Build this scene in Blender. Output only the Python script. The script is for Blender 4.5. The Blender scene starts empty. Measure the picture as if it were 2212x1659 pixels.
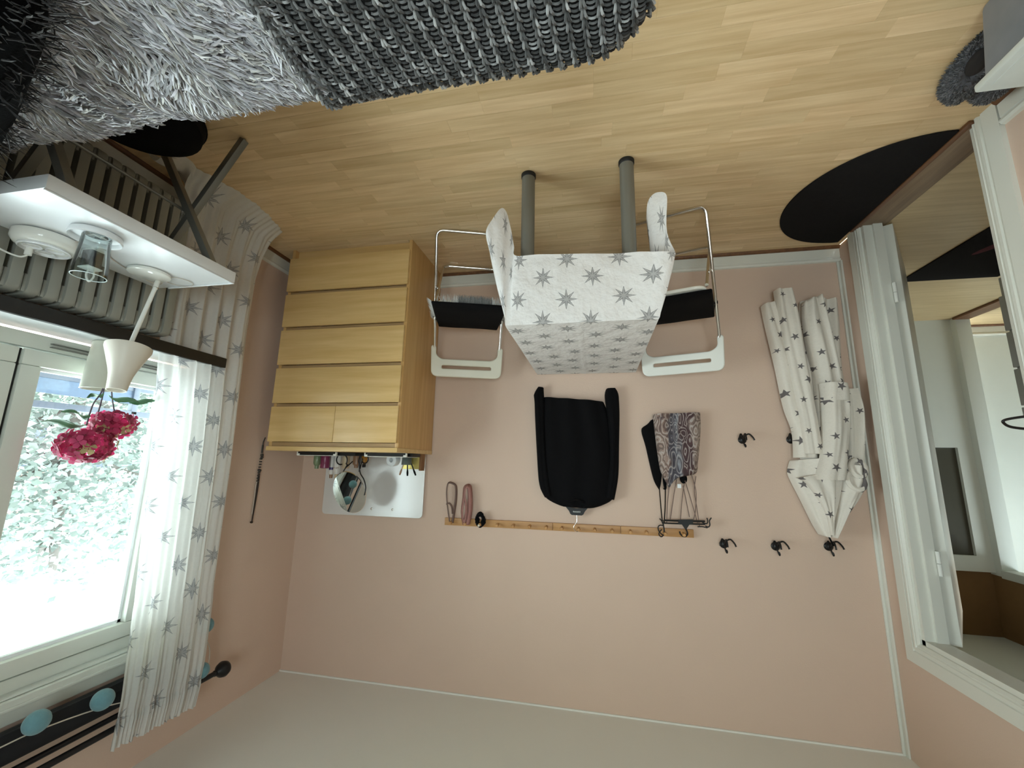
import bpy, bmesh, math, random
from mathutils import Vector, Matrix, noise as mn
random.seed(7)
SC = bpy.context.scene
COL = SC.collection
PI = math.pi
D, R, L, H = 2.5588, 1.966, -1.4066, 2.588      # back wall y, window wall x, door wall x, ceiling z

# ------------------------------------------------------------------ camera, world, exposure
cd = bpy.data.cameras.new('camera'); cam = bpy.data.objects.new('camera', cd); COL.objects.link(cam)
cd.sensor_fit = 'HORIZONTAL'; cd.sensor_width = 36.0; cd.lens = 36.0 * 896.427 / 2212; cd.clip_start = 0.02
_f = Vector((0.1951892, 0.96297017, -0.18598287)); _r = Vector((0.98061803, -0.19490825, 0.01997613)); _u = Vector((0.01701318, 0.18627728, 0.9823499))
# the phone was held upside down: image right is the room's left, image up is down
cam.matrix_world = Matrix(((-_r.x, -_u.x, -_f.x, 0.0), (-_r.y, -_u.y, -_f.y, 0.0), (-_r.z, -_u.z, -_f.z, 1.27627), (0, 0, 0, 1)))
SC.camera = cam
SC.view_settings.view_transform = 'Standard'
SC.view_settings.look = 'None'
SC.view_settings.gamma = 1.0
SC.view_settings.use_curve_mapping = False
SC.view_settings.exposure = 1.2
W = bpy.data.worlds.new('overcast_sky'); SC.world = W; W.use_nodes = True
W.node_tree.nodes['Background'].inputs['Color'].default_value = (0.86, 0.97, 1.0, 1)
W.node_tree.nodes['Background'].inputs['Strength'].default_value = 7.0
def area_light(name, loc, rot, sx, sy, watts, color, portal=False):
    ld = bpy.data.lights.new(name, 'AREA'); ld.shape = 'RECTANGLE'; ld.size = sx; ld.size_y = sy
    ld.energy = watts; ld.color = color
    if portal: ld.cycles.is_portal = True
    o = bpy.data.objects.new(name, ld); o.location = loc; o.rotation_euler = rot; COL.objects.link(o); return o
area_light('sky_portal', (2.13, 0.88, 1.46), (0, math.radians(90), 0), 1.28, 1.7, 1, (1, 1, 1), portal=True)
area_light('sky_portal_2', (-0.2, -1.39, 1.5), (math.radians(90), 0, 0), 1.1, 1.1, 1, (1, 1, 1), portal=True)
area_light('far_room_fill', (-3.9, 3.3, 2.45), (0, 0, 0), 0.7, 0.9, 11, (0.86, 0.98, 1.0))  # unseen area light added in place of the far room's window
area_light('hall_fill', (-2.3, 2.7, 2.42), (0, 0, 0), 0.35, 0.35, 2.2, (1.0, 0.93, 0.8))  # unseen fill light added to brighten the hall

# ------------------------------------------------------------------ material helpers
def srgb(r, g, b):
    f = lambda c: (c / 255 / 12.92) if c / 255 <= 0.04045 else ((c / 255 + 0.055) / 1.055) ** 2.4
    return (f(r), f(g), f(b), 1)
class NT:
    def __init__(s, name):
        s.m = bpy.data.materials.new(name); s.m.use_nodes = True; s.t = s.m.node_tree; s.n = s.t.nodes
        s.p = s.n['Principled BSDF']; s.out = s.n['Material Output']
    def new(s, typ, **kw):
        n = s.n.new(typ)
        for k, v in kw.items(): setattr(n, k, v)
        return n
    def link(s, a, b): s.t.links.new(a, b)
    def math(s, op, a, b=None, c=None, clamp=False):
        n = s.n.new('ShaderNodeMath'); n.operation = op; n.use_clamp = clamp
        for i, v in enumerate((a, b, c)):
            if v is None: continue
            if isinstance(v, (int, float)): n.inputs[i].default_value = v
            else: s.link(v, n.inputs[i])
        return n.outputs[0]
    def mix(s, fac, a, b, mode='MIX'):
        n = s.n.new('ShaderNodeMix'); n.data_type = 'RGBA'; n.blend_type = mode
        for sock, v in ((n.inputs[0], fac), (n.inputs[6], a), (n.inputs[7], b)):
            if isinstance(v, (int, float, tuple)): sock.default_value = v
            else: s.link(v, sock)
        return n.outputs[2]
    def coords(s, kind='Object', scale=(1, 1, 1)):
        tc = s.new('ShaderNodeTexCoord'); mp = s.new('ShaderNodeMapping'); mp.inputs['Scale'].default_value = scale
        s.link(tc.outputs[kind], mp.inputs['Vector']); return mp.outputs[0]
    def noise(s, vec, scale, detail=3, rough=0.55):
        n = s.new('ShaderNodeTexNoise'); n.inputs['Scale'].default_value = scale; n.inputs['Detail'].default_value = detail
        n.inputs['Roughness'].default_value = rough; s.link(vec, n.inputs['Vector']); return n.outputs['Fac']
    def bump(s, h, strength=0.3, dist=0.01):
        n = s.new('ShaderNodeBump'); n.inputs['Strength'].default_value = strength; n.inputs['Distance'].default_value = dist
        s.link(h, n.inputs['Height']); s.link(n.outputs[0], s.p.inputs['Normal'])
def dim(c, k): return (c[0] * k, c[1] * k, c[2] * k, 1)
def mat(name, col, rough=0.5, metal=0.0, var=0.08, vs=12.0, bump=0.0, bs=60.0, scale=(1, 1, 1), coat=0.0, sheen=0.0, spec=0.5):
    k = NT(name); v = k.coords('Object', scale)
    n = k.noise(v, vs)
    k.link(k.mix(n, dim(col, 1 - var), dim(col, 1 + var)), k.p.inputs['Base Color'])
    k.p.inputs['Roughness'].default_value = rough; k.p.inputs['Metallic'].default_value = metal
    k.p.inputs['Coat Weight'].default_value = coat; k.p.inputs['Sheen Weight'].default_value = sheen
    k.p.inputs['Specular IOR Level'].default_value = spec
    if bump: k.bump(k.noise(v, bs, 2), bump, 0.004)
    return k.m
def star_mask(k, w, h, rad, points, inner, power, spin=False, tex=None):
    """staggered lattice of flat printed stars on the cloth's own UV (metres)"""
    uv = k.new('ShaderNodeTexCoord').outputs['UV']; sp = k.new('ShaderNodeSeparateXYZ'); k.link(uv, sp.inputs[0])
    v = k.math('DIVIDE', sp.outputs[1], h); row = k.math('FLOOR', v)
    par = k.math('MULTIPLY', k.math('FLOORED_MODULO', row, 2.0), 0.5)
    u = k.math('ADD', k.math('DIVIDE', sp.outputs[0], w), par); colm = k.math('FLOOR', u)
    cb = k.new('ShaderNodeCombineXYZ'); k.link(colm, cb.inputs[0]); k.link(row, cb.inputs[1])
    wn = k.new('ShaderNodeTexWhiteNoise'); wn.noise_dimensions = '3D'; k.link(cb.outputs[0], wn.inputs[0])
    jit = k.new('ShaderNodeSeparateXYZ'); k.link(wn.outputs['Color'], jit.inputs[0])
    ja = 0.12 if not spin else 0.35
    px = k.math('MULTIPLY', k.math('SUBTRACT', k.math('FRACT', u), k.math('ADD', 0.5, k.math('MULTIPLY', k.math('SUBTRACT', jit.outputs[0], 0.5), ja))), w)
    py = k.math('MULTIPLY', k.math('SUBTRACT', k.math('FRACT', v), k.math('ADD', 0.5, k.math('MULTIPLY', k.math('SUBTRACT', jit.outputs[1], 0.5), ja))), h)
    r = k.math('SQRT', k.math('ADD', k.math('MULTIPLY', px, px), k.math('MULTIPLY', py, py)))
    th = k.math('ARCTAN2', px, py)
    if spin: th = k.math('ADD', th, k.math('MULTIPLY', jit.outputs[2], 6.28))
    al = PI / points; qx, qy = rad * inner * math.cos(al), rad * inner * math.sin(al)
    ph = k.math('PINGPONG', k.math('ADD', th, 8 * PI), al)
    den = k.math('ADD', k.math('MULTIPLY', k.math('COSINE', ph), qy), k.math('MULTIPLY', k.math('SINE', ph), rad - qx))
    lim = k.math('DIVIDE', qy * rad, den)
    if spin: lim = k.math('MULTIPLY', lim, k.math('ADD', 0.6, k.math('MULTIPLY', jit.outputs[0], 0.4)))
    m = k.math('MULTIPLY', k.math('SUBTRACT', lim, r), 900.0, clamp=True)
    vein = k.math('MULTIPLY', k.math('LESS_THAN', k.math('MULTIPLY', r, k.math('SINE', ph)), rad * 0.045), k.math('LESS_THAN', r, rad * (0.72 if not spin else 0.0)))
    return m, vein
def cloth_mat(name, base, star, w, h, rad, points, inner, power, spin=False, thin=0.0, see=0.0, rough=0.9, bump=0.25):
    k = NT(name); m, vein = star_mask(k, w, h, rad, points, inner, power, spin)
    st = k.mix(k.math('MULTIPLY', vein, 0.3), star, base)
    v = k.coords('Object'); n = k.noise(v, 90, 3)
    b = k.mix(n, dim(base, 0.95), dim(base, 1.04))
    c = k.mix(m, b, st)
    k.link(c, k.p.inputs['Base Color']); k.p.inputs['Roughness'].default_value = rough
    k.p.inputs['Specular IOR Level'].default_value = 0.2
    if bump: k.bump(k.noise(v, 16, 4), bump, 0.02)
    if thin:
        tr = k.new('ShaderNodeBsdfTranslucent'); k.link(c, tr.inputs[0])
        mx = k.new('ShaderNodeMixShader'); mx.inputs[0].default_value = thin
        k.link(k.p.outputs[0], mx.inputs[1]); k.link(tr.outputs[0], mx.inputs[2])
        tp = k.new('ShaderNodeBsdfTransparent')
        m2 = k.new('ShaderNodeMixShader'); k.link(k.math('MULTIPLY', k.math('SUBTRACT', 1.0, m), see), m2.inputs[0])
        k.link(mx.outputs[0], m2.inputs[1]); k.link(tp.outputs[0], m2.inputs[2]); k.link(m2.outputs[0], k.out.inputs[0])
    return k.m
def wood(name, c1, c2, rough=0.4, axis='X', perobj=0.0, gs=1.0, coat=0.0, spec=0.5):
    k = NT(name); geo = k.new('ShaderNodeNewGeometry'); oi = k.new('ShaderNodeObjectInfo')
    mp = k.new('ShaderNodeMapping')
    sc = {'X': (1.6, 26, 26), 'Y': (26, 1.6, 26), 'Z': (26, 26, 1.6)}[axis]; mp.inputs['Scale'].default_value = [a * gs for a in sc]
    off = k.new('ShaderNodeVectorMath'); off.operation = 'SCALE'; off.inputs[0].default_value = (13.1, 7.7, 3.3)
    k.link(k.math('MULTIPLY', oi.outputs['Random'], 40.0), off.inputs[3])
    ad = k.new('ShaderNodeVectorMath'); k.link(geo.outputs['Position'], ad.inputs[0]); k.link(off.outputs[0], ad.inputs[1])
    k.link(ad.outputs[0], mp.inputs['Vector'])
    n = k.noise(mp.outputs[0], 1.6, 4, 0.6)
    nn = k.math('MULTIPLY', k.math('SUBTRACT', n, 0.32), 2.4, clamp=True)
    c = k.mix(nn, c1, c2)
    if perobj:
        f = k.math('ADD', 1 - perobj, k.math('MULTIPLY', oi.outputs['Random'], 2 * perobj))
        cb = k.new('ShaderNodeCombineXYZ'); k.link(f, cb.inputs[0]); k.link(f, cb.inputs[1]); k.link(k.math('POWER', f, 1.3), cb.inputs[2])
        c = k.mix(1.0, c, cb.outputs[0], 'MULTIPLY')
    k.link(c, k.p.inputs['Base Color']); k.p.inputs['Roughness'].default_value = rough; k.p.inputs['Coat Weight'].default_value = coat
    k.p.inputs['Specular IOR Level'].default_value = spec
    k.bump(n, 0.06, 0.002)
    return k.m
def attr_mat(name, rough=0.9, mul=1.0, sheen=0.3, trans=0.0):
    k = NT(name); a = k.new('ShaderNodeAttribute'); a.attribute_name = 'Col'
    n = k.noise(k.coords('Object'), 300, 1)
    k.link(k.mix(k.math('MULTIPLY', n, 0.25), a.outputs['Color'], (0, 0, 0, 1)), k.p.inputs['Base Color'])
    k.p.inputs['Roughness'].default_value = rough; k.p.inputs['Sheen Weight'].default_value = sheen
    if trans:
        tr = k.new('ShaderNodeBsdfTranslucent'); k.link(a.outputs['Color'], tr.inputs[0])
        mx = k.new('ShaderNodeMixShader'); mx.inputs[0].default_value = trans
        k.link(k.p.outputs[0], mx.inputs[1]); k.link(tr.outputs[0], mx.inputs[2]); k.link(mx.outputs[0], k.out.inputs[0])
    return k.m
def glass_mat(name, tint=(1, 1, 1, 1), gloss=0.06):
    k = NT(name); tp = k.new('ShaderNodeBsdfTransparent'); tp.inputs[0].default_value = tint
    gl = k.new('ShaderNodeBsdfGlossy'); gl.inputs['Roughness'].default_value = 0.02
    fr = k.new('ShaderNodeLayerWeight'); fr.inputs[0].default_value = 0.18
    mx = k.new('ShaderNodeMixShader'); k.link(k.math('ADD', k.math('MULTIPLY', fr.outputs['Fresnel'], 0.8), gloss, clamp=True), mx.inputs[0])
    k.link(tp.outputs[0], mx.inputs[1]); k.link(gl.outputs[0], mx.inputs[2]); k.link(mx.outputs[0], k.out.inputs[0])
    return k.m

M = {}
M['wall'] = mat('painted_wall', srgb(216, 189, 171), 0.75, var=0.03, vs=3, bump=0.12, bs=140)
M['ceiling'] = mat('ceiling_paint', srgb(236, 233, 226), 0.85, var=0.02, vs=2, bump=0.08, bs=120)
M['white_paint'] = mat('white_gloss_paint', srgb(226, 225, 216), 0.35, var=0.03, vs=5)
M['window_paint'] = mat('window_frame_paint', srgb(218, 222, 214), 0.4, var=0.03, vs=4)
M['brown_trim'] = wood('brown_wood_trim', srgb(98, 62, 36), srgb(128, 86, 54), 0.45, 'Y')
M['threshold'] = wood('grey_brown_threshold_wood', srgb(118, 96, 74), srgb(146, 122, 96), 0.5, 'Y')
M['plank'] = wood('laminate_strip', srgb(208, 175, 130), srgb(234, 206, 164), 0.34, 'X', 0.085, spec=0.4)
M['hall_floor'] = wood('hall_laminate', srgb(190, 164, 122), srgb(212, 188, 146), 0.4, 'X')
M['birch'] = wood('birch_veneer', srgb(210, 172, 112), srgb(230, 196, 140), 0.3, 'X', 0.03, 0.6, spec=0.4)
M['birch_shaded'] = wood('birch_rail_shaded', srgb(166, 134, 94), srgb(186, 154, 110), 0.5, 'X')  # darker birch paints the recess shade between drawer fronts
M['birch_side'] = wood('birch_veneer_upright', srgb(196, 152, 94), srgb(216, 176, 118), 0.4, 'Z', 0, 0.6, spec=0.4)
M['pine'] = wood('pine_rail_wood', srgb(176, 126, 74), srgb(200, 152, 98), 0.45, 'X')
M['grey_metal'] = mat('grey_painted_steel', srgb(124, 124, 118), 0.38, 0.35, 0.03)
M['chrome'] = mat('chrome_tube', (0.78, 0.77, 0.75, 1), 0.12, 1.0, 0.02)
M['silver'] = mat('silver_wire', (0.85, 0.85, 0.83, 1), 0.2, 1.0, 0.02)
M['black_plastic'] = mat('black_plastic', srgb(14, 13, 14), 0.55, 0, 0.1)
M['black_metal'] = mat('black_painted_metal', srgb(20, 19, 20), 0.4, 0.2, 0.1)
M['black_cloth'] = mat('black_cloth', srgb(10, 9, 11), 0.9, 0, 0.15, 20, 0.3, 240, spec=0.15)
M['black_mat'] = mat('black_rubber_mat', srgb(33, 31, 31), 0.95, 0, 0.15, 60, 0.5, 420, spec=0.1)
M['white_plastic'] = mat('white_gloss_plastic', srgb(236, 236, 230), 0.13, 0, 0.01)
M['cream_plastic'] = mat('cream_gloss_plastic', srgb(228, 222, 204), 0.2, 0, 0.01)
M['white_matte'] = mat('white_lacquer', srgb(232, 234, 236), 0.28, 0, 0.02)
M['ceramic'] = mat('cream_ceramic', srgb(205, 206, 192), 0.4, 0, 0.03, 60)
M['shade'] = mat('lamp_shade_white', srgb(226, 220, 208), 0.4, 0, 0.02)
M['radiator'] = mat('radiator_enamel', srgb(150, 150, 142), 0.5, 0, 0.06)
M['sill'] = mat('sill_sky_sheen', srgb(226, 230, 232), 0.25, 0, 0.03)  # pale top colour stands in for sky reflected on the sill
M['sill_edge'] = mat('dark_sill_edge', srgb(28, 27, 27), 0.45, 0, 0.2, 40)
M['blind'] = mat('black_blind_fabric', srgb(17, 18, 23), 0.85, 0, 0.1, 30)
M['felt'] = mat('blue_felt', srgb(104, 146, 156), 0.95, 0, 0.14, 50, 0.5, 160, sheen=0.3)
M['rod'] = mat('black_curtain_rod', srgb(14, 13, 18), 0.4, 0.1, 0.1)
M['cloth'] = cloth_mat('star_tablecloth', srgb(232, 228, 226), srgb(150, 148, 148), 0.212, 0.09, 0.047, 8, 0.36, 2.4, bump=0.5)
M['curtain'] = cloth_mat('sheer_star_curtain', srgb(238, 238, 236), srgb(164, 166, 170), 0.215, 0.13, 0.05, 8, 0.34, 2.2, thin=0.42, see=0.12, bump=0.0)
M['robe'] = cloth_mat('fleece_with_stars', srgb(228, 220, 210), srgb(112, 106, 106), 0.105, 0.085, 0.026, 5, 0.40, 2.6, spin=True, bump=0.25)
M['knit'] = attr_mat('grey_knit_yarn', 0.75, sheen=0.2)
M['fur'] = attr_mat('shag_strands', 0.7, sheen=0.4, trans=0.12)
M['fur_base'] = mat('shag_backing', srgb(96, 90, 104), 0.95)
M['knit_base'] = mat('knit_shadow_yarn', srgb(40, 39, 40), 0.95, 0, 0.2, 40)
M['shade_black'] = mat('shade_black_plush', srgb(9, 9, 10), 0.98, 0, 0.2, 60, 0.4, 200, spec=0.05)  # black that stands for shade over the bed's window end
M['glass'] = glass_mat('window_glass', (0.97, 1.0, 0.99, 1), 0.02)
M['clear'] = glass_mat('clear_glass', (0.93, 0.97, 0.97, 1), 0.10)
M['clear_plastic'] = glass_mat('clear_plastic', (0.9, 0.95, 0.95, 1), 0.12)
M['rim_glint'] = mat('painted_rim_glint', srgb(225, 240, 240), 0.1)  # pale colour paints the highlight on the drinking glass edge
M['mirror'] = mat('mirror_silver', (0.86, 0.9, 0.89, 1), 0.015, 1.0, 0.0)
M['green'] = mat('green_bottle', srgb(118, 132, 100), 0.3)
M['magenta'] = mat('magenta_bottle', srgb(122, 42, 78), 0.3)
M['purple'] = mat('purple_cap', srgb(56, 36, 92), 0.35)
M['tube_white'] = mat('white_tube', srgb(224, 218, 212), 0.35)
M['beige'] = mat('beige_tube', srgb(200, 178, 146), 0.4)
M['amber'] = mat('amber_glass', srgb(164, 112, 38), 0.15)
M['brown_tube'] = mat('brown_bottle', srgb(150, 112, 84), 0.35)
M['gold'] = mat('gold_foil', srgb(214, 196, 118), 0.28, 0.7, 0.15, 40)
M['brown_card'] = mat('brown_card', srgb(132, 92, 56), 0.7)
M['grey_cup'] = mat('smoked_cup', srgb(92, 98, 94), 0.25)
M['pink'] = mat('dusty_pink_cloth', srgb(168, 120, 112), 0.9, 0, 0.12, 40)
M['taupe'] = mat('taupe_cloth', srgb(122, 100, 92), 0.9, 0, 0.15, 40)
M['beads'] = mat('dark_beads', srgb(62, 58, 54), 0.6, 0, 0.3, 60)
M['cord'] = mat('dark_leather_cord', srgb(58, 44, 36), 0.7)
M['white_cord'] = mat('pale_cord', srgb(200, 190, 178), 0.8)
M['leaf'] = mat('green_leaf', srgb(86, 132, 96), 0.5, 0, 0.3, 40)
M['stem'] = mat('dark_stem', srgb(84, 70, 84), 0.6)
M['hall_wall'] = mat('brown_hall_wallpaper', srgb(140, 108, 70), 0.8, 0, 0.12, 14)
M['white_wall'] = mat('white_wall_paint', srgb(226, 232, 228), 0.7, 0, 0.02)
M['dark_glass'] = mat('dark_door_glass', srgb(78, 76, 66), 0.4, 0, 0.1)
M['grey_cabinet'] = mat('grey_cabinet_front', srgb(176, 178, 178), 0.5, 0, 0.03)
M['yellow'] = mat('yellow_felt', srgb(206, 196, 62), 0.8, 0, 0.08)
M['rust'] = mat('rust_felt', srgb(160, 98, 66), 0.8)
M['navy'] = mat('navy_felt', srgb(62, 78, 112), 0.8)
M['red_print'] = mat('dark_red_print', srgb(74, 26, 34), 0.95)
M['slipper'] = mat('grey_fleece', srgb(98, 98, 104), 0.95, 0, 0.4, 60, 0.7, 90)
M['slipper_in'] = mat('dark_slipper_lining', srgb(44, 40, 40), 0.95)
M['box_lid'] = mat('white_plastic_lid', srgb(214, 218, 214), 0.4)
k = NT('frosted_plastic'); v = k.coords('Object'); k.link(k.mix(k.noise(v, 9, 3), srgb(120, 130, 140), srgb(168, 170, 178)), k.p.inputs['Base Color'])
k.p.inputs['Roughness'].default_value = 0.35; k.p.inputs['Transmission Weight'].default_value = 0.25; M['frosted'] = k.m
M['panel_edge'] = mat('acrylic_edge', srgb(206, 206, 204), 0.3)
k = NT('milky_mirror_panel'); v = k.coords('Object'); k.link(k.mix(k.noise(v, 3, 2), (0.80, 0.80, 0.80, 1), (0.86, 0.86, 0.87, 1)), k.p.inputs['Base Color'])
k.p.inputs['Roughness'].default_value = 0.2; k.p.inputs['Metallic'].default_value = 0.3; M['panel'] = k.m
k = NT('paisley_print'); uv = k.new('ShaderNodeTexCoord').outputs['UV']
mp = k.new('ShaderNodeMapping'); mp.inputs['Scale'].default_value = (1.7, 0.8, 1); mp.inputs['Rotation'].default_value = (0, 0, 0.35); k.link(uv, mp.inputs[0])
wv = k.new('ShaderNodeTexNoise'); wv.inputs['Scale'].default_value = 9; k.link(mp.outputs[0], wv.inputs['Vector'])
vm = k.new('ShaderNodeVectorMath'); vm.operation = 'MULTIPLY_ADD'; vm.inputs[1].default_value = (0.09, 0.09, 0); k.link(wv.outputs['Color'], vm.inputs[0]); k.link(mp.outputs[0], vm.inputs[2])
vo = k.new('ShaderNodeTexVoronoi'); vo.inputs['Scale'].default_value = 16; k.link(vm.outputs[0], vo.inputs['Vector'])
ring = k.math('SINE', k.math('MULTIPLY', vo.outputs['Distance'], 26.0))
def ramp(k, fac, stops):
    rp = k.new('ShaderNodeValToRGB'); e = rp.color_ramp.elements
    e[0].position, e[0].color = stops[0]; e[1].position, e[1].color = stops[-1]
    for pos, c in stops[1:-1]:
        x = e.new(pos); x.color = c
    k.link(fac, rp.inputs[0]); return rp.outputs[0]
sx_ = k.new('ShaderNodeSeparateXYZ'); k.link(uv, sx_.inputs[0])
zone = k.math('ADD', k.math('MULTIPLY', k.math('ADD', sx_.outputs[0], 0.59), 3.84), k.math('MULTIPLY', k.math('SUBTRACT', wv.outputs['Fac'], 0.5), 0.5))
ground = ramp(k, zone, [(0.0, srgb(176, 158, 146)), (0.16, srgb(160, 140, 130)), (0.24, srgb(78, 50, 50)), (0.42, srgb(84, 60, 62)), (0.5, srgb(150, 152, 160)), (0.55, srgb(92, 92, 104)), (0.74, srgb(86, 82, 90)), (0.8, srgb(138, 112, 102)), (1.0, srgb(166, 146, 134))])
lines = k.math('GREATER_THAN', ring, 0.72); cells = k.math('LESS_THAN', ring, -0.55)
c_ = k.mix(k.math('MULTIPLY', lines, 0.55), ground, srgb(196, 186, 180)); c_ = k.mix(k.math('MULTIPLY', cells, 0.55), c_, srgb(52, 40, 44))
c_ = k.mix(k.math('MULTIPLY', k.math('GREATER_THAN', k.noise(mp.outputs[0], 60, 2), 0.62), 0.3), c_, srgb(60, 46, 46))
k.link(c_, k.p.inputs['Base Color']); k.p.inputs['Roughness'].default_value = 0.8; M['paisley'] = k.m

# outdoors
M['house'] = mat('rendered_house_wall', srgb(120, 122, 112), 0.8, 0, 0.05)
M['house_dark'] = mat('house_window_pane', srgb(44, 54, 70), 0.3)
M['roof_tile'] = mat('pale_roof_tile', srgb(112, 92, 84), 0.7, 0, 0.1, 30)
M['rail_paint'] = mat('blue_grey_balcony_metal', srgb(46, 58, 74), 0.5)
M['screen'] = mat('blue_balcony_screen', srgb(58, 76, 98), 0.8, 0, 0.35, 60)
M['foliage'] = attr_mat('hedge_leaves', 0.6, trans=0.25)
M['bark'] = mat('tree_bark', srgb(78, 74, 70), 0.9, 0, 0.2, 30)
M['petal'] = attr_mat('pink_petals', 0.6, trans=0.4)
M['lawn'] = mat('garden_ground', srgb(96, 106, 80), 0.95, 0, 0.2, 4)

# ------------------------------------------------------------------ mesh helpers
def V(*a): return Vector(a)
class MB:
    def __init__(s): s.v = []; s.f = []; s.uv = []; s.c = []
    def add(s, vs, fs, uv=None, col=None):
        o = len(s.v); s.v += [tuple(x) for x in vs]; s.f += [tuple(i + o for i in f) for f in fs]
        s.uv += list(uv) if uv else [(x[0], x[1]) for x in vs]
        s.c += [col or (1, 1, 1)] * len(vs)
        return s
    def box(s, x0, x1, y0, y1, z0, z1):
        vs = [(x, y, z) for x in (x0, x1) for y in (y0, y1) for z in (z0, z1)]
        return s.add(vs, [(0, 1, 3, 2), (4, 6, 7, 5), (0, 4, 5, 1), (2, 3, 7, 6), (0, 2, 6, 4), (1, 5, 7, 3)])
    def hexa(s, bot, top):
        return s.add(list(bot) + list(top), [(3, 2, 1, 0), (4, 5, 6, 7), (0, 1, 5, 4), (1, 2, 6, 5), (2, 3, 7, 6), (3, 0, 4, 7)])
    def tube(s, path, r, n=10, closed=False, cap=True, col=None):
        P = [Vector(p) for p in path]; m = len(P); rs = r if isinstance(r, (list, tuple)) else [r] * m
        vs = []; fs = []; nrm = None
        for i, p in enumerate(P):
            if closed: t = P[(i + 1) % m] - P[i - 1]
            else: t = P[min(i + 1, m - 1)] - P[max(i - 1, 0)]
            t.normalize()
            if nrm is None:
                a = Vector((0, 0, 1)) if abs(t.z) < 0.9 else Vector((1, 0, 0)); nrm = t.cross(a).normalized()
            else: nrm = (nrm - t * nrm.dot(t)).normalized()
            b = t.cross(nrm)
            for j in range(n):
                a = 2 * PI * j / n; vs.append(p + (nrm * math.cos(a) + b * math.sin(a)) * rs[i])
        for i in range(m if closed else m - 1):
            for j in range(n):
                a = i * n + j; b_ = i * n + (j + 1) % n; i2 = (i + 1) % m
                fs.append((a, b_, i2 * n + (j + 1) % n, i2 * n + j))
        if cap and not closed:
            fs.append(tuple(range(n - 1, -1, -1))); fs.append(tuple((m - 1) * n + j for j in range(n)))
        return s.add(vs, fs, None, col)
    def lathe(s, prof, c, n=32, axis=None, closed=False):
        """profile (r, h) about axis through c"""
        ax = Vector(axis).normalized() if axis else Vector((0, 0, 1))
        a = Vector((1, 0, 0)) if abs(ax.x) < 0.9 else Vector((0, 1, 0)); e1 = (a - ax * a.dot(ax)).normalized(); e2 = ax.cross(e1)
        c = Vector(c); vs = []; fs = []; m = len(prof)
        for r, h in prof:
            for j in range(n):
                t = 2 * PI * j / n; vs.append(c + ax * h + (e1 * math.cos(t) + e2 * math.sin(t)) * r)
        for i in range(m if closed else m - 1):
            for j in range(n):
                i2 = (i + 1) % m; fs.append((i * n + j, i * n + (j + 1) % n, i2 * n + (j + 1) % n, i2 * n + j))
        if not closed:
            if prof[0][0] > 1e-6: fs.append(tuple(range(n - 1, -1, -1)))
            if prof[-1][0] > 1e-6: fs.append(tuple((m - 1) * n + j for j in range(n)))
        return s.add(vs, fs)
    def ball(s, c, rx, ry=None, rz=None, n=16, m=10, rot=None):
        ry = ry or rx; rz = rz or rx; c = Vector(c); vs = []; fs = []
        for i in range(m + 1):
            p = -PI / 2 + PI * i / m
            for j in range(n):
                t = 2 * PI * j / n; q = Vector((rx * math.cos(p) * math.cos(t), ry * math.cos(p) * math.sin(t), rz * math.sin(p)))
                if rot is not None: q = rot @ q
                vs.append(c + q)
        for i in range(m):
            for j in range(n): fs.append((i * n + j, i * n + (j + 1) % n, (i + 1) * n + (j + 1) % n, (i + 1) * n + j))
        return s.add(vs, fs)
    def grid(s, fn, nu, nv, uvf=None, closed_u=False):
        vs = []; uv = []; fs = []
        for i in range(nv + 1):
            for j in range(nu + 1):
                a, b = j / nu, i / nv; p = fn(a, b); vs.append(p); uv.append(uvf(a, b, p) if uvf else (a, b))
        for i in range(nv):
            for j in range(nu):
                k0 = i * (nu + 1) + j; fs.append((k0, k0 + 1, k0 + nu + 2, k0 + nu + 1))
        return s.add(vs, fs, uv)
    def prism(s, poly, fn, t0, t1):
        """extrude a 2-D outline: fn(u, v, t) -> 3-D"""
        n = len(poly); vs = [fn(u, v, t0) for u, v in poly] + [fn(u, v, t1) for u, v in poly]
        return s.add(vs, [tuple(range(n)), tuple(range(2 * n - 1, n - 1, -1))] + [(i, i + n, (i + 1) % n + n, (i + 1) % n) for i in range(n)])
    def build(s, name, material, parent=None, smooth=True, bevel=0.0, local=False, solid=0.0, subsurf=0, origin=None, angle=40, attr=False, weld=False):
        me = bpy.data.meshes.new(name)
        off = Vector((0, 0, 0)); loc = Vector((0, 0, 0))
        if parent is None and not local:
            if origin is not None: off = Vector(origin)
            else:
                xs, ys, zs = zip(*s.v); off = Vector(((min(xs) + max(xs)) / 2, (min(ys) + max(ys)) / 2, min(zs)))
            loc = off
        elif parent is not None and not local:
            q = parent
            while q is not None: off += q.location; q = q.parent
        me.from_pydata([tuple(Vector(v) - off) for v in s.v], [], s.f)
        uvl = me.uv_layers.new(name='UVMap')
        li = [l.vertex_index for l in me.loops]; buf = [0.0] * (2 * len(li))
        for i, vi in enumerate(li): buf[2 * i], buf[2 * i + 1] = s.uv[vi][0], s.uv[vi][1]
        uvl.data.foreach_set('uv', buf)
        if attr:
            ca = me.color_attributes.new('Col', 'FLOAT_COLOR', 'POINT'); b2 = []
            for c in s.c: b2 += [c[0], c[1], c[2], 1.0]
            ca.data.foreach_set('color', b2)
        me.materials.append(material)
        bm = None
        if bevel > 0 or weld or len(me.polygons) < 60000:
            bm = bmesh.new(); bm.from_mesh(me)
            if weld: bmesh.ops.remove_doubles(bm, verts=bm.verts, dist=1e-5)
            if bevel > 0: bmesh.ops.bevel(bm, geom=[e for e in bm.edges if e.is_manifold and e.calc_face_angle(0) > 0.5], offset=bevel, segments=2, profile=0.6, affect='EDGES')
            bmesh.ops.recalc_face_normals(bm, faces=bm.faces); bm.to_mesh(me); bm.free()
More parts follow.
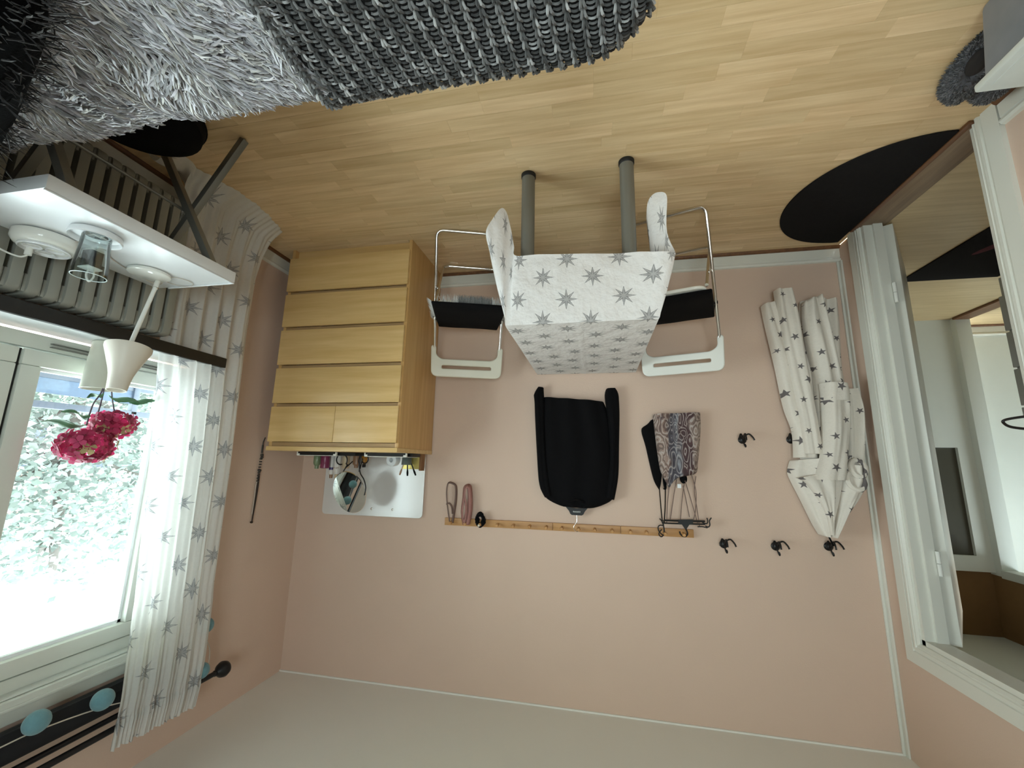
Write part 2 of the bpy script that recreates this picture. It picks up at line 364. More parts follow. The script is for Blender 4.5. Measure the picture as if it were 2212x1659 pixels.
        if smooth:
            me.polygons.foreach_set('use_smooth', [True] * len(me.polygons)); me.set_sharp_from_angle(angle=math.radians(angle))
        o = bpy.data.objects.new(name, me); o.location = loc; COL.objects.link(o)
        if parent is not None: o.parent = parent
        if solid:
            md = o.modifiers.new('thick', 'SOLIDIFY'); md.thickness = solid; md.offset = 0
        if subsurf:
            md = o.modifiers.new('sub', 'SUBSURF'); md.levels = subsurf; md.render_levels = subsurf
        return o
def tag(o, label, cat, group=None, kind=None):
    o['label'] = label; o['category'] = cat
    if group: o['group'] = group
    if kind: o['kind'] = kind
    return o
def thing(name, label, cat, loc, rotz=0.0, group=None, kind=None):
    o = bpy.data.objects.new(name, None); o.location = loc; o.rotation_euler = (0, 0, rotz); o.empty_display_size = 0.1
    COL.objects.link(o); return tag(o, label, cat, group, kind)
def round_path(pts, r, n=6, closed=False):
    P = [Vector(p) for p in pts]; out = []; m = len(P)
    for i in range(m):
        if not closed and i in (0, m - 1): out.append(P[i]); continue
        a, b, c = P[i - 1], P[i], P[(i + 1) % m]; d1 = (a - b); d2 = (c - b)
        rr = min(r, d1.length * 0.48, d2.length * 0.48); p1 = b + d1.normalized() * rr; p2 = b + d2.normalized() * rr
        for k_ in range(n + 1):
            t = k_ / n; out.append(p1 * (1 - t) ** 2 + b * 2 * t * (1 - t) + p2 * t * t)
    return out
def smooth_path(pts, n=8):
    P = [Vector(p) for p in pts]; out = []
    for i in range(len(P) - 1):
        p0, p1, p2, p3 = P[max(i - 1, 0)], P[i], P[i + 1], P[min(i + 2, len(P) - 1)]
        for k_ in range(n):
            t = k_ / n; out.append(0.5 * ((2 * p1) + (p2 - p0) * t + (2 * p0 - 5 * p1 + 4 * p2 - p3) * t * t + (3 * p1 - p0 - 3 * p2 + p3) * t ** 3))
    out.append(P[-1]); return out
def lerp(tab, x):
    if x <= tab[0][0]: return tab[0][1]
    for (a, b), (c, d) in zip(tab, tab[1:]):
        if x <= c: return b + (d - b) * (x - a) / (c - a)
    return tab[-1][1]
def plate(name, outer, holes, thick, bevel, material, parent, mtx):
    """flat plate with holes: 2-D curve filled, extruded, turned into a mesh; mtx places it in the parent's space"""
    cu = bpy.data.curves.new('tmp', 'CURVE'); cu.dimensions = '2D'; cu.fill_mode = 'BOTH'; cu.extrude = thick / 2 - bevel; cu.bevel_depth = bevel; cu.bevel_resolution = 2
    for loop in [outer] + holes:
        sp = cu.splines.new('POLY'); sp.points.add(len(loop) - 1); sp.use_cyclic_u = True
        for i, q in enumerate(loop): sp.points[i].co = (q[0], q[1], 0, 1)
    t = bpy.data.objects.new('tmp', cu); COL.objects.link(t)
    dg = bpy.context.evaluated_depsgraph_get(); me = bpy.data.meshes.new_from_object(t.evaluated_get(dg))
    bpy.data.objects.remove(t); bpy.data.curves.remove(cu)
    me.transform(mtx); me.materials.clear(); me.materials.append(material); me.name = name
    o = bpy.data.objects.new(name, me); COL.objects.link(o)
    if parent is not None: o.parent = parent
    return o
def rrect(x0, x1, y0, y1, r, n=6):
    return [(q.x, q.y) for q in round_path([(x0, y0, 0), (x1, y0, 0), (x1, y1, 0), (x0, y1, 0)], r, n, True)]

# ================================================================== THE ROOM
Y0 = -1.3
def struct(o, label, cat): return tag(o, label, cat, kind='structure')
struct(MB().box(L - 0.15, R + 0.3, D, D + 0.12, 0, H).build('wall_back', M['wall'], smooth=False), 'pinkish beige painted back wall behind the table and hooks', 'wall')
WY0, WY1, WZ0, WZ1 = 0.05, 1.70, 0.845, 2.10
b = MB(); XO = R + 0.22
b.box(R, XO, Y0, D, 0, WZ0 - 0.03); b.box(R, XO, Y0, D, WZ1, H); b.box(R, XO, Y0, WY0, WZ0 - 0.03, WZ1); b.box(R, XO, WY1, D, WZ0 - 0.03, WZ1)
struct(b.build('wall_right', M['wall'], smooth=False), 'beige wall around the window and radiator', 'wall')
DY0, DY1, DZ = 1.645, 2.335, 2.03
b = MB(); XH = L - 0.068
b.box(XH, L, Y0, DY0, 0, H); b.box(XH, L, DY1, D, 0, H); b.box(XH, L, DY0, DY1, DZ, H)
struct(b.build('wall_left', M['wall'], smooth=False), 'beige wall with the open doorway to the hall', 'wall')
VX0, VX1, VZ0, VZ1 = -0.75, 0.35, 0.95, 2.05
b = MB(); b.box(L - 0.15, VX0, Y0 - 0.12, Y0, 0, H); b.box(VX1, R + 0.3, Y0 - 0.12, Y0, 0, H); b.box(VX0, VX1, Y0 - 0.12, Y0, 0, VZ0); b.box(VX0, VX1, Y0 - 0.12, Y0, VZ1, H)
struct(b.build('wall_front', M['wall'], smooth=False), 'beige wall behind the bed with the second window', 'wall')
struct(MB().box(L - 0.15, R + 0.3, Y0 - 0.12, D + 0.12, H, H + 0.1).build('ceiling', M['ceiling'], smooth=False), 'plain off-white ceiling', 'ceiling')
fl = MB().box(L - 0.005, R + 0.01, Y0, D + 0.01, -0.1, -0.012).build('floor', M['plank'], smooth=False)
struct(fl, 'honey coloured laminate floor of short wooden strips', 'floor')
rng = random.Random(3); cache = {}
def strip_mesh(l, w):
    key = round(l, 3)
    if key not in cache:
        e = 0.0006; bm_ = MB()
        bm_.add([(0, 0, -.012), (l, 0, -.012), (l, w, -.012), (0, w, -.012), (0, 0, -e), (l, 0, -e), (l, w, -e), (0, w, -e), (e, e, 0), (l - e, e, 0), (l - e, w - e, 0), (e, w - e, 0)],
                [(0, 1, 5, 4), (1, 2, 6, 5), (2, 3, 7, 6), (3, 0, 4, 7), (4, 5, 9, 8), (5, 6, 10, 9), (6, 7, 11, 10), (7, 4, 8, 11), (8, 9, 10, 11)])
        o = bm_.build('floor_strip', M['plank'], None, smooth=False, local=True); cache[key] = o.data; bpy.data.objects.remove(o)
    return cache[key]
SW = 0.0607; y = D - SW + 0.004
while y > 0.86:
    x = L + 0.003 - rng.choice((0.0, 0.09, 0.18, 0.27)); first = True
    while x < R:
        l = rng.choice((0.34, 0.40, 0.46, 0.40)); x1 = min(x + l, R); xs = max(x, L + 0.003)
        if x1 - xs > 0.02:
            o = bpy.data.objects.new('floor_strip', strip_mesh(x1 - xs, SW - 0.0004)); o.location = Vector((xs, y, 0)) - fl.location; o.parent = fl; COL.objects.link(o)
        x += l
    y -= SW
o = MB().box(L + 0.003, R, Y0, y + SW - 0.0006, -0.012, 0).build('floor_strips_under_bed', M['plank'], fl, smooth=False); o['kind'] = 'stuff'

# baseboards: white board with a ridge, brown quarter round at the floor
def baseboard(name, p0, p1, nrm, label):
    p0 = Vector((p0[0], p0[1], 0)); p1 = Vector((p1[0], p1[1], 0)); n = Vector((nrm[0], nrm[1], 0))
    prof = [(0, 0.0), (0.012, 0.0), (0.012, 0.066), (0.009, 0.069), (0.009, 0.073), (0.016, 0.076), (0.018, 0.084), (0.012, 0.093), (0, 0.095)]
    m = MB(); k_ = len(prof)
    m.add([p0 + n * a + V(0, 0, h) for a, h in prof] + [p1 + n * a + V(0, 0, h) for a, h in prof], [(i, i + 1, i + 1 + k_, i + k_) for i in range(k_ - 1)] + [tuple(range(k_)), tuple(range(2 * k_ - 1, k_ - 1, -1))])
    o = struct(m.build(name, M['white_paint'], smooth=False), label, 'baseboard')
    q = MB(); prof2 = [(0.012 + 0.016 * math.cos(t * PI / 10), 0.016 * math.sin(t * PI / 10)) for t in range(6)] + [(0.012, 0.0)]; k_ = len(prof2)
    q.add([p0 + n * a + V(0, 0, h) for a, h in prof2] + [p1 + n * a + V(0, 0, h) for a, h in prof2], [(i, i + 1, i + 1 + k_, i + k_) for i in range(k_ - 1)] + [tuple(range(k_)), tuple(range(2 * k_ - 1, k_ - 1, -1))])
    q.build('quarter_round', M['brown_trim'], o)
baseboard('baseboard_back', (L, D), (R, D), (0, -1), 'white ridged baseboard along the back wall')
baseboard('baseboard_right', (R, 0.0), (R, D), (-1, 0), 'white baseboard under the radiator wall')
baseboard('baseboard_left', (L, 0.0), (L, DY0 - 0.1), (1, 0), 'white baseboard between storage box and doorway')
# corner strip
m = MB(); m.box(L, L + 0.020, D - 0.010, D, 0.095, H); m.box(L, L + 0.010, D - 0.030, D - 0.010, 0.095, H)
struct(m.build('trim_1', M['white_paint'], bevel=0.003), 'narrow white corner strip from floor to ceiling', 'trim')
m = MB(); m.box(L - 0.005, R + 0.0, D - 0.008, D, H - 0.008, H)
struct(m.build('trim_2', M['ceiling'], smooth=False), 'thin pale bead where back wall meets ceiling', 'trim')

# doorway casing
m = MB()
def casing_profile(a):  # a: 0 outer .. 1 inner, thickness
    return lerp([(0, .016), (.55, .018), (.58, .012), (.64, .012), (.67, .02), (.78, .02), (.81, .014), (.86, .014), (.89, .02), (1, .012)], a)
d1 = thing('door_1', 'white moulded door casing around the hall doorway', 'door frame', (L, (DY0 + DY1) / 2, 0), kind='structure')
CW = 0.098
def side_casing(yi, sgn):
    ks = [i / 40 for i in range(41)]; m = MB()
    pts = [(L + casing_profile(a), yi + sgn * CW * (1 - a)) for a in ks]
    n = len(pts); top = [DZ + CW * (1 - a) for a in ks]
    vs = [(x, y_, 0) for x, y_ in pts] + [(x, y_, t) for (x, y_), t in zip(pts, top)] + [(L, yi + sgn * CW, 0), (L, yi + sgn * CW, DZ + CW), (L, yi, 0), (L, yi, DZ)]
    fs = [(i, i + 1, n + i + 1, n + i) for i in range(n - 1)] + [(2 * n, 0, n, 2 * n + 1), (n - 1, 2 * n + 2, 2 * n + 3, 2 * n - 1)]
    return m.add(vs, fs)
side_casing(DY1, 1).build('side_casing', M['white_paint'], d1, smooth=False)
side_casing(DY0, -1).build('side_casing', M['white_paint'], d1, smooth=False)
ks = [i / 40 for i in range(41)]; m = MB(); n = len(ks)
vs = [(L + casing_profile(a), DY0 - CW * (1 - a), DZ + CW * (1 - a)) for a in ks] + [(L + casing_profile(a), DY1 + CW * (1 - a), DZ + CW * (1 - a)) for a in ks] + [(L, DY0 - CW, DZ + CW), (L, DY1 + CW, DZ + CW), (L - .002, DY0, DZ), (L - .002, DY1, DZ)]
m.add(vs, [(i, i + 1, n + i + 1, n + i) for i in range(n - 1)] + [(2 * n, 0, n, 2 * n + 1), (n - 1, 2 * n + 2, 2 * n + 3, 2 * n - 1)]).build('head_casing', M['white_paint'], d1, smooth=False)
m = MB(); m.box(XH - 0.01, L + 0.004, DY1 - 0.02, DY1, 0, DZ); m.box(XH - 0.01, L - 0.036, DY1 - 0.032, DY1 - 0.02, 0, DZ); m.build('far_jamb', M['white_paint'], d1, smooth=False)
MB().box(XH - 0.01, L + 0.004, DY0, DY0 + 0.02, 0, DZ).build('near_jamb', M['white_paint'], d1, smooth=False)
MB().box(XH - 0.01, L + 0.004, DY0, DY1, DZ - 0.02, DZ).build('head_jamb', M['white_paint'], d1, smooth=False)
MB().box(L + 0.012, L + 0.034, DY0 - 0.02, DY1 + 0.04, 0.0, 0.012).build('threshold_nosing', M['brown_trim'], d1, bevel=0.003)
MB().box(XH - 0.04, L + 0.012, DY0 + 0.001, DY1 - 0.001, -0.005, 0.010).build('threshold', M['threshold'], d1, bevel=0.002)
d2 = thing('door_2', 'white door leaf swung open into the hall', 'door', (XH - 0.02, DY1 - 0.03, 0.015), kind='structure')
lo = MB().box(-0.70, 0.0, -0.02, 0.02, 0, DZ - 0.025).build('leaf', M['white_paint'], d2, bevel=0.002, local=True); lo.location = (-0.022, 0.014, 0); lo.rotation_euler = (0, 0, math.radians(-54.5))
for z in (0.40, 1.68):
    h = MB(); h.tube([(XH - 0.012, DY1 - 0.043, z - 0.052), (XH - 0.012, DY1 - 0.043, z - 0.001)], 0.0085, 12); h.tube([(XH - 0.012, DY1 - 0.043, z + 0.001), (XH - 0.012, DY1 - 0.043, z + 0.052)], 0.0085, 12)
    h.build('hinge', M['white_plastic'], d2)

# ------------------------------------------------------------------ hall beyond the doorway
fh = MB().box(-4.6, XH - 0.02, 0.6, 4.3, -0.1, 0.0).build('floor_hall', M['hall_floor'], smooth=False); struct(fh, 'pale laminate floor of the hall', 'floor')
b = MB(); b.box(-3.02, XH, 4.1, 4.2, 0, 2.5); struct(b.build('wall_hall_end', M['hall_wall'], smooth=False), 'brown papered wall at the end of the hall', 'wall')
b = MB(); b.box(-3.08, -3.0, 0.6, 2.35, 0, 2.5); b.box(-3.08, -3.0, 2.35, 4.1, 2.04, 2.5)
struct(b.build('wall_hall_side', M['hall_wall'], smooth=False), 'brown papered hall wall over the far doorway', 'wall')
b = MB(); b.box(-4.7, XH, 0.5, 0.6, 0, 2.5); struct(b.build('wall_hall_near', M['hall_wall'], smooth=False), 'hall wall on the near side', 'wall')
b = MB(); b.box(XH - 0.02, XH, 0.6, DY0 - 0.001, 0, 2.5); b.box(XH - 0.02, XH, DY1 + 0.006, 4.1, 0, 2.5); b.box(XH - 0.02, XH, DY0 - 0.001, DY1 + 0.006, DZ + 0.001, 2.5)
struct(b.build('wall_hall_room_side', M['white_wall'], smooth=False), 'hall side of the bedroom wall', 'wall')
struct(MB().box(-4.7, XH, 0.5, 4.4, 2.5, 2.6).build('ceiling_hall', M['white_wall'], smooth=False), 'white hall ceiling', 'ceiling')
b = MB(); b.box(-4.7, -3.08, 4.25, 4.35, 0, 2.5); b.box(-4.7, -4.6, 0.6, 4.25, 0, 2.5)
struct(b.build('wall_far_room', M['white_wall'], smooth=False), 'bright white wall of the room across the hall', 'wall')
baseboard('baseboard_far_room', (-3.08, 4.25), (-4.6, 4.25), (0, -1), 'white baseboard in the room across the hall')
d3 = thing('door_3', 'white hall door with a dark upper glass panel', 'door', (-2.55, 4.08, 0), kind='structure')
b = MB(); b.box(-2.985, -2.88, 4.045, 4.095, 0, 2.03); b.box(-2.52, -1.95, 4.045, 4.095, 0, 2.03); b.box(-2.88, -2.52, 4.045, 4.095, 0, 1.085); b.box(-2.88, -2.52, 4.045, 4.095, 1.915, 2.03)
b.build('leaf', M['white_wall'], d3, smooth=False); MB().box(-2.88, -2.52, 4.07, 4.08, 1.085, 1.915).build('pane', M['dark_glass'], d3, smooth=False)
d4 = thing('door_4', 'white casing of the doorway across the hall', 'door frame', (-3.0, 3.2, 0), kind='structure')
MB().box(-3.09, -2.985, 3.99, 4.095, 0, 2.05).build('side_casing', M['white_wall'], d4, bevel=0.006)
MB().box(-3.09, -2.98, 2.30, 4.0, 2.0, 2.06).build('head_casing', M['white_wall'], d4, bevel=0.006)
MB().box(-3.09, -2.97, 2.35, 4.0, 0, 0.02).build('threshold', M['brown_trim'], d4, bevel=0.006)
m4 = MB(); m4.box(-2.62, -2.06, 2.28, 3.13, 0.001, 0.009)
hm = tag(m4.build('door_mat', M['black_mat'], bevel=0.003), 'black rectangular mat on the hall floor beyond the doorway', 'mat')
MB().ball((-2.27, 2.62, 0.0092), 0.16, 0.035, 0.0006, 14, 6, Matrix.Rotation(1.2, 3, 'Z')).build('red_print', M['red_print'], hm)
cb = thing('hall_cabinet', 'tall grey drawer cabinet in the hall behind the near door casing', 'cabinet', (-2.79, 2.6, 0))
MB().box(-2.98, -2.62, 2.15, 3.13, 0.02, 1.5).build('carcass', M['grey_cabinet'], cb, bevel=0.004)
for i in range(6):
    z = 0.145 + i * 0.242; MB().box(-2.618, -2.60, 2.16, 3.13, z + 0.006, z + 0.236).build('drawer_front', M['grey_cabinet'], cb, bevel=0.003)
yb = thing('hanging_felt_strip', 'yellow felt strip with rust bands and a blue end, hung across the hall', 'wall hanging', (-3.16, 4.235, 0.78))
def strip_band(z0, z1, w0, w1, m_, nm):
    f = lambda z: -3.19 - 0.055 * (z - 0.78); q = MB(); q.hexa([(f(z0) - w0, 4.225, z0), (f(z0) + w0, 4.225, z0), (f(z0) + w0, 4.245, z0), (f(z0) - w0, 4.245, z0)], [(f(z1) - w1, 4.225, z1), (f(z1) + w1, 4.225, z1), (f(z1) + w1, 4.245, z1), (f(z1) - w1, 4.245, z1)]); q.build(nm, m_, yb, bevel=0.004)
strip_band(0.79, 0.84, .03, .03, M['navy'], 'blue_end'); strip_band(0.84, 0.98, .03, .026, M['yellow'], 'yellow_band'); strip_band(0.98, 1.02, .024, .024, M['rust'], 'rust_band')
strip_band(1.02, 1.17, .026, .034, M['yellow'], 'yellow_band'); strip_band(1.17, 1.20, .03, .03, M['rust'], 'rust_band'); strip_band(1.20, 1.37, .03, .026, M['yellow'], 'yellow_band'); strip_band(1.37, 1.45, .026, .022, M['rust'], 'rust_band')

# ------------------------------------------------------------------ window
w1 = thing('window_1', 'white framed window with three sashes above the sill', 'window', (R + 0.1, (WY0 + WY1) / 2, WZ0), kind='structure')
b = MB(); XF0, XF1 = R + 0.045, R + 0.125
b.box(XF0, XF1, WY0, WY1, WZ0, WZ0 + 0.055); b.box(XF0, XF1, WY0, WY1, WZ1 - 0.05, WZ1); b.box(XF0, XF1, WY0, WY0 + 0.05, WZ0 + .055, WZ1 - .05); b.box(XF0, XF1, WY1 - 0.05, WY1, WZ0 + .055, WZ1 - .05)
b.build('outer_frame', M['window_paint'], w1, bevel=0.004)
edges = [WY0 + 0.05, 0.562, 1.062, WY1 - 0.05]
for i in range(3):
    a, c = edges[i] + 0.006, edges[i + 1] - 0.006; z0, z1 = WZ0 + 0.062, WZ1 - 0.057
    s_ = MB(); fw = 0.058
    s_.box(XF0 - 0.012, XF1 - 0.02, a, c, z0, z0 + fw); s_.box(XF0 - 0.012, XF1 - 0.02, a, c, z1 - fw, z1); s_.box(XF0 - 0.012, XF1 - 0.02, a, a + fw, z0 + fw, z1 - fw); s_.box(XF0 - 0.012, XF1 - 0.02, c - fw, c, z0 + fw, z1 - fw)
    so = s_.build('sash', M['window_paint'], w1, bevel=0.006)
    MB().box(R + 0.078, R + 0.082, a + fw, c - fw, z0 + fw, z1 - fw).build('pane', M['glass'], so, smooth=False)
    g_ = MB()
    for (y0_, y1_, za, zb) in ((a + fw, c - fw, z0 + fw, z0 + fw + .012), (a + fw, c - fw, z1 - fw - .012, z1 - fw), (a + fw, a + fw + .012, z0 + fw, z1 - fw), (c - fw - .012, c - fw, z0 + fw, z1 - fw)): g_.box(R + 0.06, R + 0.078, y0_, y1_, za, zb)
    g_.build('glazing_bead', M['white_matte'], so, smooth=False)
    if i < 2: MB().box(XF0 + 0.004, XF1 - 0.02, edges[i + 1] - 0.007, edges[i + 1] + 0.007, z0, z1).build('gasket', M['black_plastic'], w1, smooth=False)
m = MB()
for z in (0.885, 0.872): m.box(XF0 - 0.016, XF0 - 0.001, 1.14, 1.62, z - 0.0015, z + 0.0015)
m.build('vent_groove', M['grey_metal'], w1, smooth=False)
# casing above the window
m = MB(); m.box(R - 0.02, R + 0.045, WY0 - 0.06, WY1 + 0.07, WZ1, WZ1 + 0.075); m.box(R - 0.02, R, WY1, WY1 + 0.07, WZ0, WZ1); m.box(R - 0.028, R - 0.018, WY0 - 0.06, WY1 + 0.07, WZ1 + 0.02, WZ1 + 0.032); m.box(R, R + 0.045, WY0, WY1, WZ1 - 0.006, WZ1)
struct(m.build('trim_3', M['window_paint'], bevel=0.004), 'pale moulded casing over the window', 'trim')
sl = thing('window_sill', 'window sill with sky sheen painted pale on top, dark front edge, over the radiator', 'window sill', (1.93, 0.88, 0.80), kind='structure')
MB().box(1.842, R + 0.05, 0.0, 1.72, 0.815, 0.838).build('sill_board', M['sill'], sl, bevel=0.003)
MB().box(1.824, 1.842, 0.0, 1.72, 0.788, 0.838).build('sill_edge', M['sill_edge'], sl, bevel=0.003)

w2 = thing('window_2', 'white framed window behind the bed, opposite the table', 'window', ((VX0 + VX1) / 2, Y0 - 0.06, VZ0), kind='structure')
b = MB(); b.box(VX0, VX1, Y0 - .09, Y0 - .03, VZ0, VZ0 + .06); b.box(VX0, VX1, Y0 - .09, Y0 - .03, VZ1 - .06, VZ1)
for x in (VX0, (VX0 + VX1) / 2 - .03, VX1 - .06): b.box(x, x + .06, Y0 - .09, Y0 - .03, VZ0 + .06, VZ1 - .06)
b.build('frame', M['window_paint'], w2, smooth=False); MB().box(VX0, VX1, Y0 - .062, Y0 - .058, VZ0 + .06, VZ1 - .06).build('pane', M['glass'], w2, smooth=False)
# ================================================================== OUTDOORS
gr = MB().box(2.3, 30, -12, 22, -3.2, -3.0).build('ground_outside', M['lawn'], smooth=False); tag(gr, 'sunlit garden ground outside the window', 'ground', kind='structure')
rl = thing('balcony_railing', 'blue grey balcony railing with mesh screen outside the window', 'railing', (3.2, 2.4, 0))
MB().box(3.18, 3.22, 0.9, 4.2, 0.975, 1.015).build('top_rail', M['rail_paint'], rl, bevel=0.004)
MB().box(3.19, 3.21, 0.9, 4.2, 0.80, 0.835).build('lower_rail', M['rail_paint'], rl, bevel=0.004)
MB().box(3.195, 3.205, 0.9, 2.32, 0.835, 0.925).build('screen', M['screen'], rl, smooth=False)
for yy in (0.95, 2.33, 4.1): MB().box(3.18, 3.22, yy - 0.02, yy + 0.02, -0.3, 1.0).build('post', M['rail_paint'], rl, bevel=0.004)
MB().box(2.2, 3.25, 0.9, 4.2, -0.42, -0.3).build('balcony_slab', M['house'], rl, smooth=False)
hs = thing('neighbour_house', 'pale house with white framed window seen through the glass', 'house', (9.5, 5.2, -3))
MB().box(9.2, 13, 2.6, 8.5, -3, 1.52).build('house_wall', M['house'], hs, smooth=False)
wf = MB()
for (a, c) in ((4.86, 5.16), (5.16, 5.46)):
    wf.box(9.1, 9.2, a, c, 0.78, 0.83); wf.box(9.1, 9.2, a, c, 1.27, 1.33); wf.box(9.1, 9.2, a, a + 0.06, 0.78, 1.33); wf.box(9.1, 9.2, c - 0.06, c, 0.78, 1.33)
wo = wf.build('house_window', M['white_wall'], hs, smooth=False)
for (a, c) in ((4.92, 5.10), (5.22, 5.40)): MB().box(9.15, 9.19, a, c, 0.83, 1.27).build('pane', M['house_dark'], wo, smooth=False)
MB().box(9.0, 9.2, 2.5, 8.6, 1.45, 1.54).build('gutter', M['rail_paint'], hs, smooth=False)
rf = MB().hexa([(8.9, 2.4, 1.52), (13.2, 2.4, 1.52), (13.2, 8.7, 1.52), (8.9, 8.7, 1.52)], [(11.0, 2.8, 3.0), (11.1, 2.8, 3.0), (11.1, 8.3, 3.0), (11.0, 8.3, 3.0)]).build('roof', M['roof_tile'], hs, smooth=False)
t_ = MB()
for i in range(14):
    for j in range(30):
        u = i / 14; x_ = 8.9 + u * 2.1; z_ = 1.53 + u * 1.48; yy = 2.45 + j * 0.207
        t_.hexa([(x_, yy, z_), (x_ + .16, yy, z_ + .11), (x_ + .16, yy + .19, z_ + .11), (x_, yy + .19, z_)], [(x_ - .02, yy + .03, z_ + .05), (x_ + .14, yy + .03, z_ + .14), (x_ + .14, yy + .16, z_ + .14), (x_ - .02, yy + .16, z_ + .05)])
o = t_.build('roof_tiles', M['roof_tile'], rf, smooth=False); o['kind'] = 'stuff'
bush = thing('tree', 'pale leafy tree filling the window view', 'tree', (5.2, 3.2, -3))
tr_ = MB(); tr_.tube(smooth_path([(5.3, 3.2, -3), (5.25, 3.2, -1.5), (5.2, 3.25, 0), (5.25, 3.3, 1.4), (5.2, 3.35, 2.4)]), [0.12 - 0.0028 * i for i in range(33)], 10)
for q in range(7):
    z = random.uniform(-0.2, 2.2); a = random.uniform(0, 6.28); e_ = V(5.2 + math.cos(a) * 0.75, 3.25 + math.sin(a) * random.uniform(0.8, 1.6), z + random.uniform(0.2, 0.7))
    tr_.tube(smooth_path([(5.22, 3.25, z), (V(5.22, 3.25, z) + e_) / 2 + V(0, 0, 0.1), e_], 5), [0.03 - 0.0024 * i for i in range(11)], 6)
tr_.build('trunk', M['bark'], bush)
lv = MB(); rr_ = random.Random(11)
for q in range(13000):
    while True:
        a, b_, c_ = rr_.uniform(-1, 1), rr_.uniform(-1, 1), rr_.uniform(-1, 1)
        if a * a + b_ * b_ + c_ * c_ < 1: break
    p = V(5.25 + a * 0.8, 3.25 + b_ * 1.6, 1.35 + c_ * 1.35)
    if mn.noise(p * 2.2) < -0.34: continue
    ax = V(rr_.gauss(0, 1), rr_.gauss(0, 1), rr_.gauss(0, .6)).normalized(); s_ = ax.cross(V(rr_.gauss(0, 1), rr_.gauss(0, 1), rr_.gauss(0, 1))).normalized(); l = rr_.uniform(.05, .1)
    g = rr_.uniform(.4, .9); lv.add([p, p + ax * l * .5 + s_ * l * .3, p + ax * l, p + ax * l * .5 - s_ * l * .3], [(0, 1, 2, 3)], None, (g * .25, g * .31, g * .28))
o = lv.build('leaves', M['foliage'], bush, smooth=False, attr=True); o['kind'] = 'stuff'

# ================================================================== CHEST OF DRAWERS
CX0, CX1, CYF, CYB = 1.0337, 1.8337, 2.078, 2.548
ch = thing('chest_of_drawers', 'birch veneer chest with four wide drawers and two small top drawers', 'chest of drawers', (1.4337, 2.31, 0))
MB().box(CX0, CX0 + 0.02, CYF, CYB, 0, 1.212).build('side_panel', M['birch_side'], ch, bevel=0.001)
MB().box(CX1 - 0.02, CX1, CYF, CYB, 0, 1.212).build('side_panel', M['birch_side'], ch, bevel=0.001)
MB().box(CX0 - 0.002, CX1 + 0.002, CYF - 0.016, CYB, 1.212, 1.236).build('top_panel', M['birch'], ch, bevel=0.0015)
MB().box(CX0 + 0.02, CX1 - 0.02, CYB - 0.012, CYB - 0.006, 0.01, 1.212).build('back_panel', M['brown_card'], ch, smooth=False)
MB().box(CX0 + 0.02, CX1 - 0.02, CYF + 0.03, CYF + 0.05, 0.0, 0.068).build('plinth', M['birch'], ch, smooth=False)
rows = [(0.068, 0.281), (0.304, 0.506), (0.530, 0.739), (0.761, 0.966), (0.987, 1.186)]
def drawer(x0, x1, z0, z1):
    dr = MB().box(x0, x1, CYF - 0.018, CYF + 0.002, z0, z1).build('drawer', M['birch'], ch, bevel=0.0012)
    q = MB(); q.box(x0 + 0.012, x0 + 0.024, CYF + 0.002, CYB - 0.03, z0 + 0.03, z1 - 0.03); q.box(x1 - 0.024, x1 - 0.012, CYF + 0.002, CYB - 0.03, z0 + 0.03, z1 - 0.03); q.box(x0 + 0.012, x1 - 0.012, CYF + 0.002, CYB - 0.03, z0 + 0.03, z0 + 0.036)
    q.build('drawer_box', M['white_matte'], dr, smooth=False)
for i, (z0, z1) in enumerate(rows):
    if i < 4: drawer(CX0 + 0.007, CX1 - 0.003, z0, z1)
    else: drawer(CX0 + 0.007, 1.4175, z0, z1); drawer(1.4195, CX1 - 0.003, z0, z1)
    MB().box(CX0 + 0.0005, CX1 - 0.012, CYF + 0.002, CYF + 0.018, z1 + 0.002, rows[i + 1][0] - 0.001 if i < 4 else 1.2115).build('rail', M['birch_shaded'], ch, bevel=0.001)

# ================================================================== TABLE AND CLOTH
tb = thing('dining_table', 'small table on grey tubular legs under a star print cloth', 'table', (0.055, 2.07, 0))
MB().box(-0.235, 0.345, 1.598, 2.545, 0.697, 0.722).build('tabletop', M['white_matte'], tb, bevel=0.004)
for (x, y_) in ((0.276, 1.642), (-0.149, 1.627), (0.276, 2.47), (-0.149, 2.47)):
    lg = MB().tube([(x, y_, 0.018), (x, y_, 0.697)], 0.0295, 24).build('leg', M['grey_metal'], tb)
    MB().lathe([(0.030, 0), (0.033, 0.002), (0.033, 0.016), (0.0302, 0.02)], (x, y_, 0), 24).build('foot', M['black_plastic'], lg)
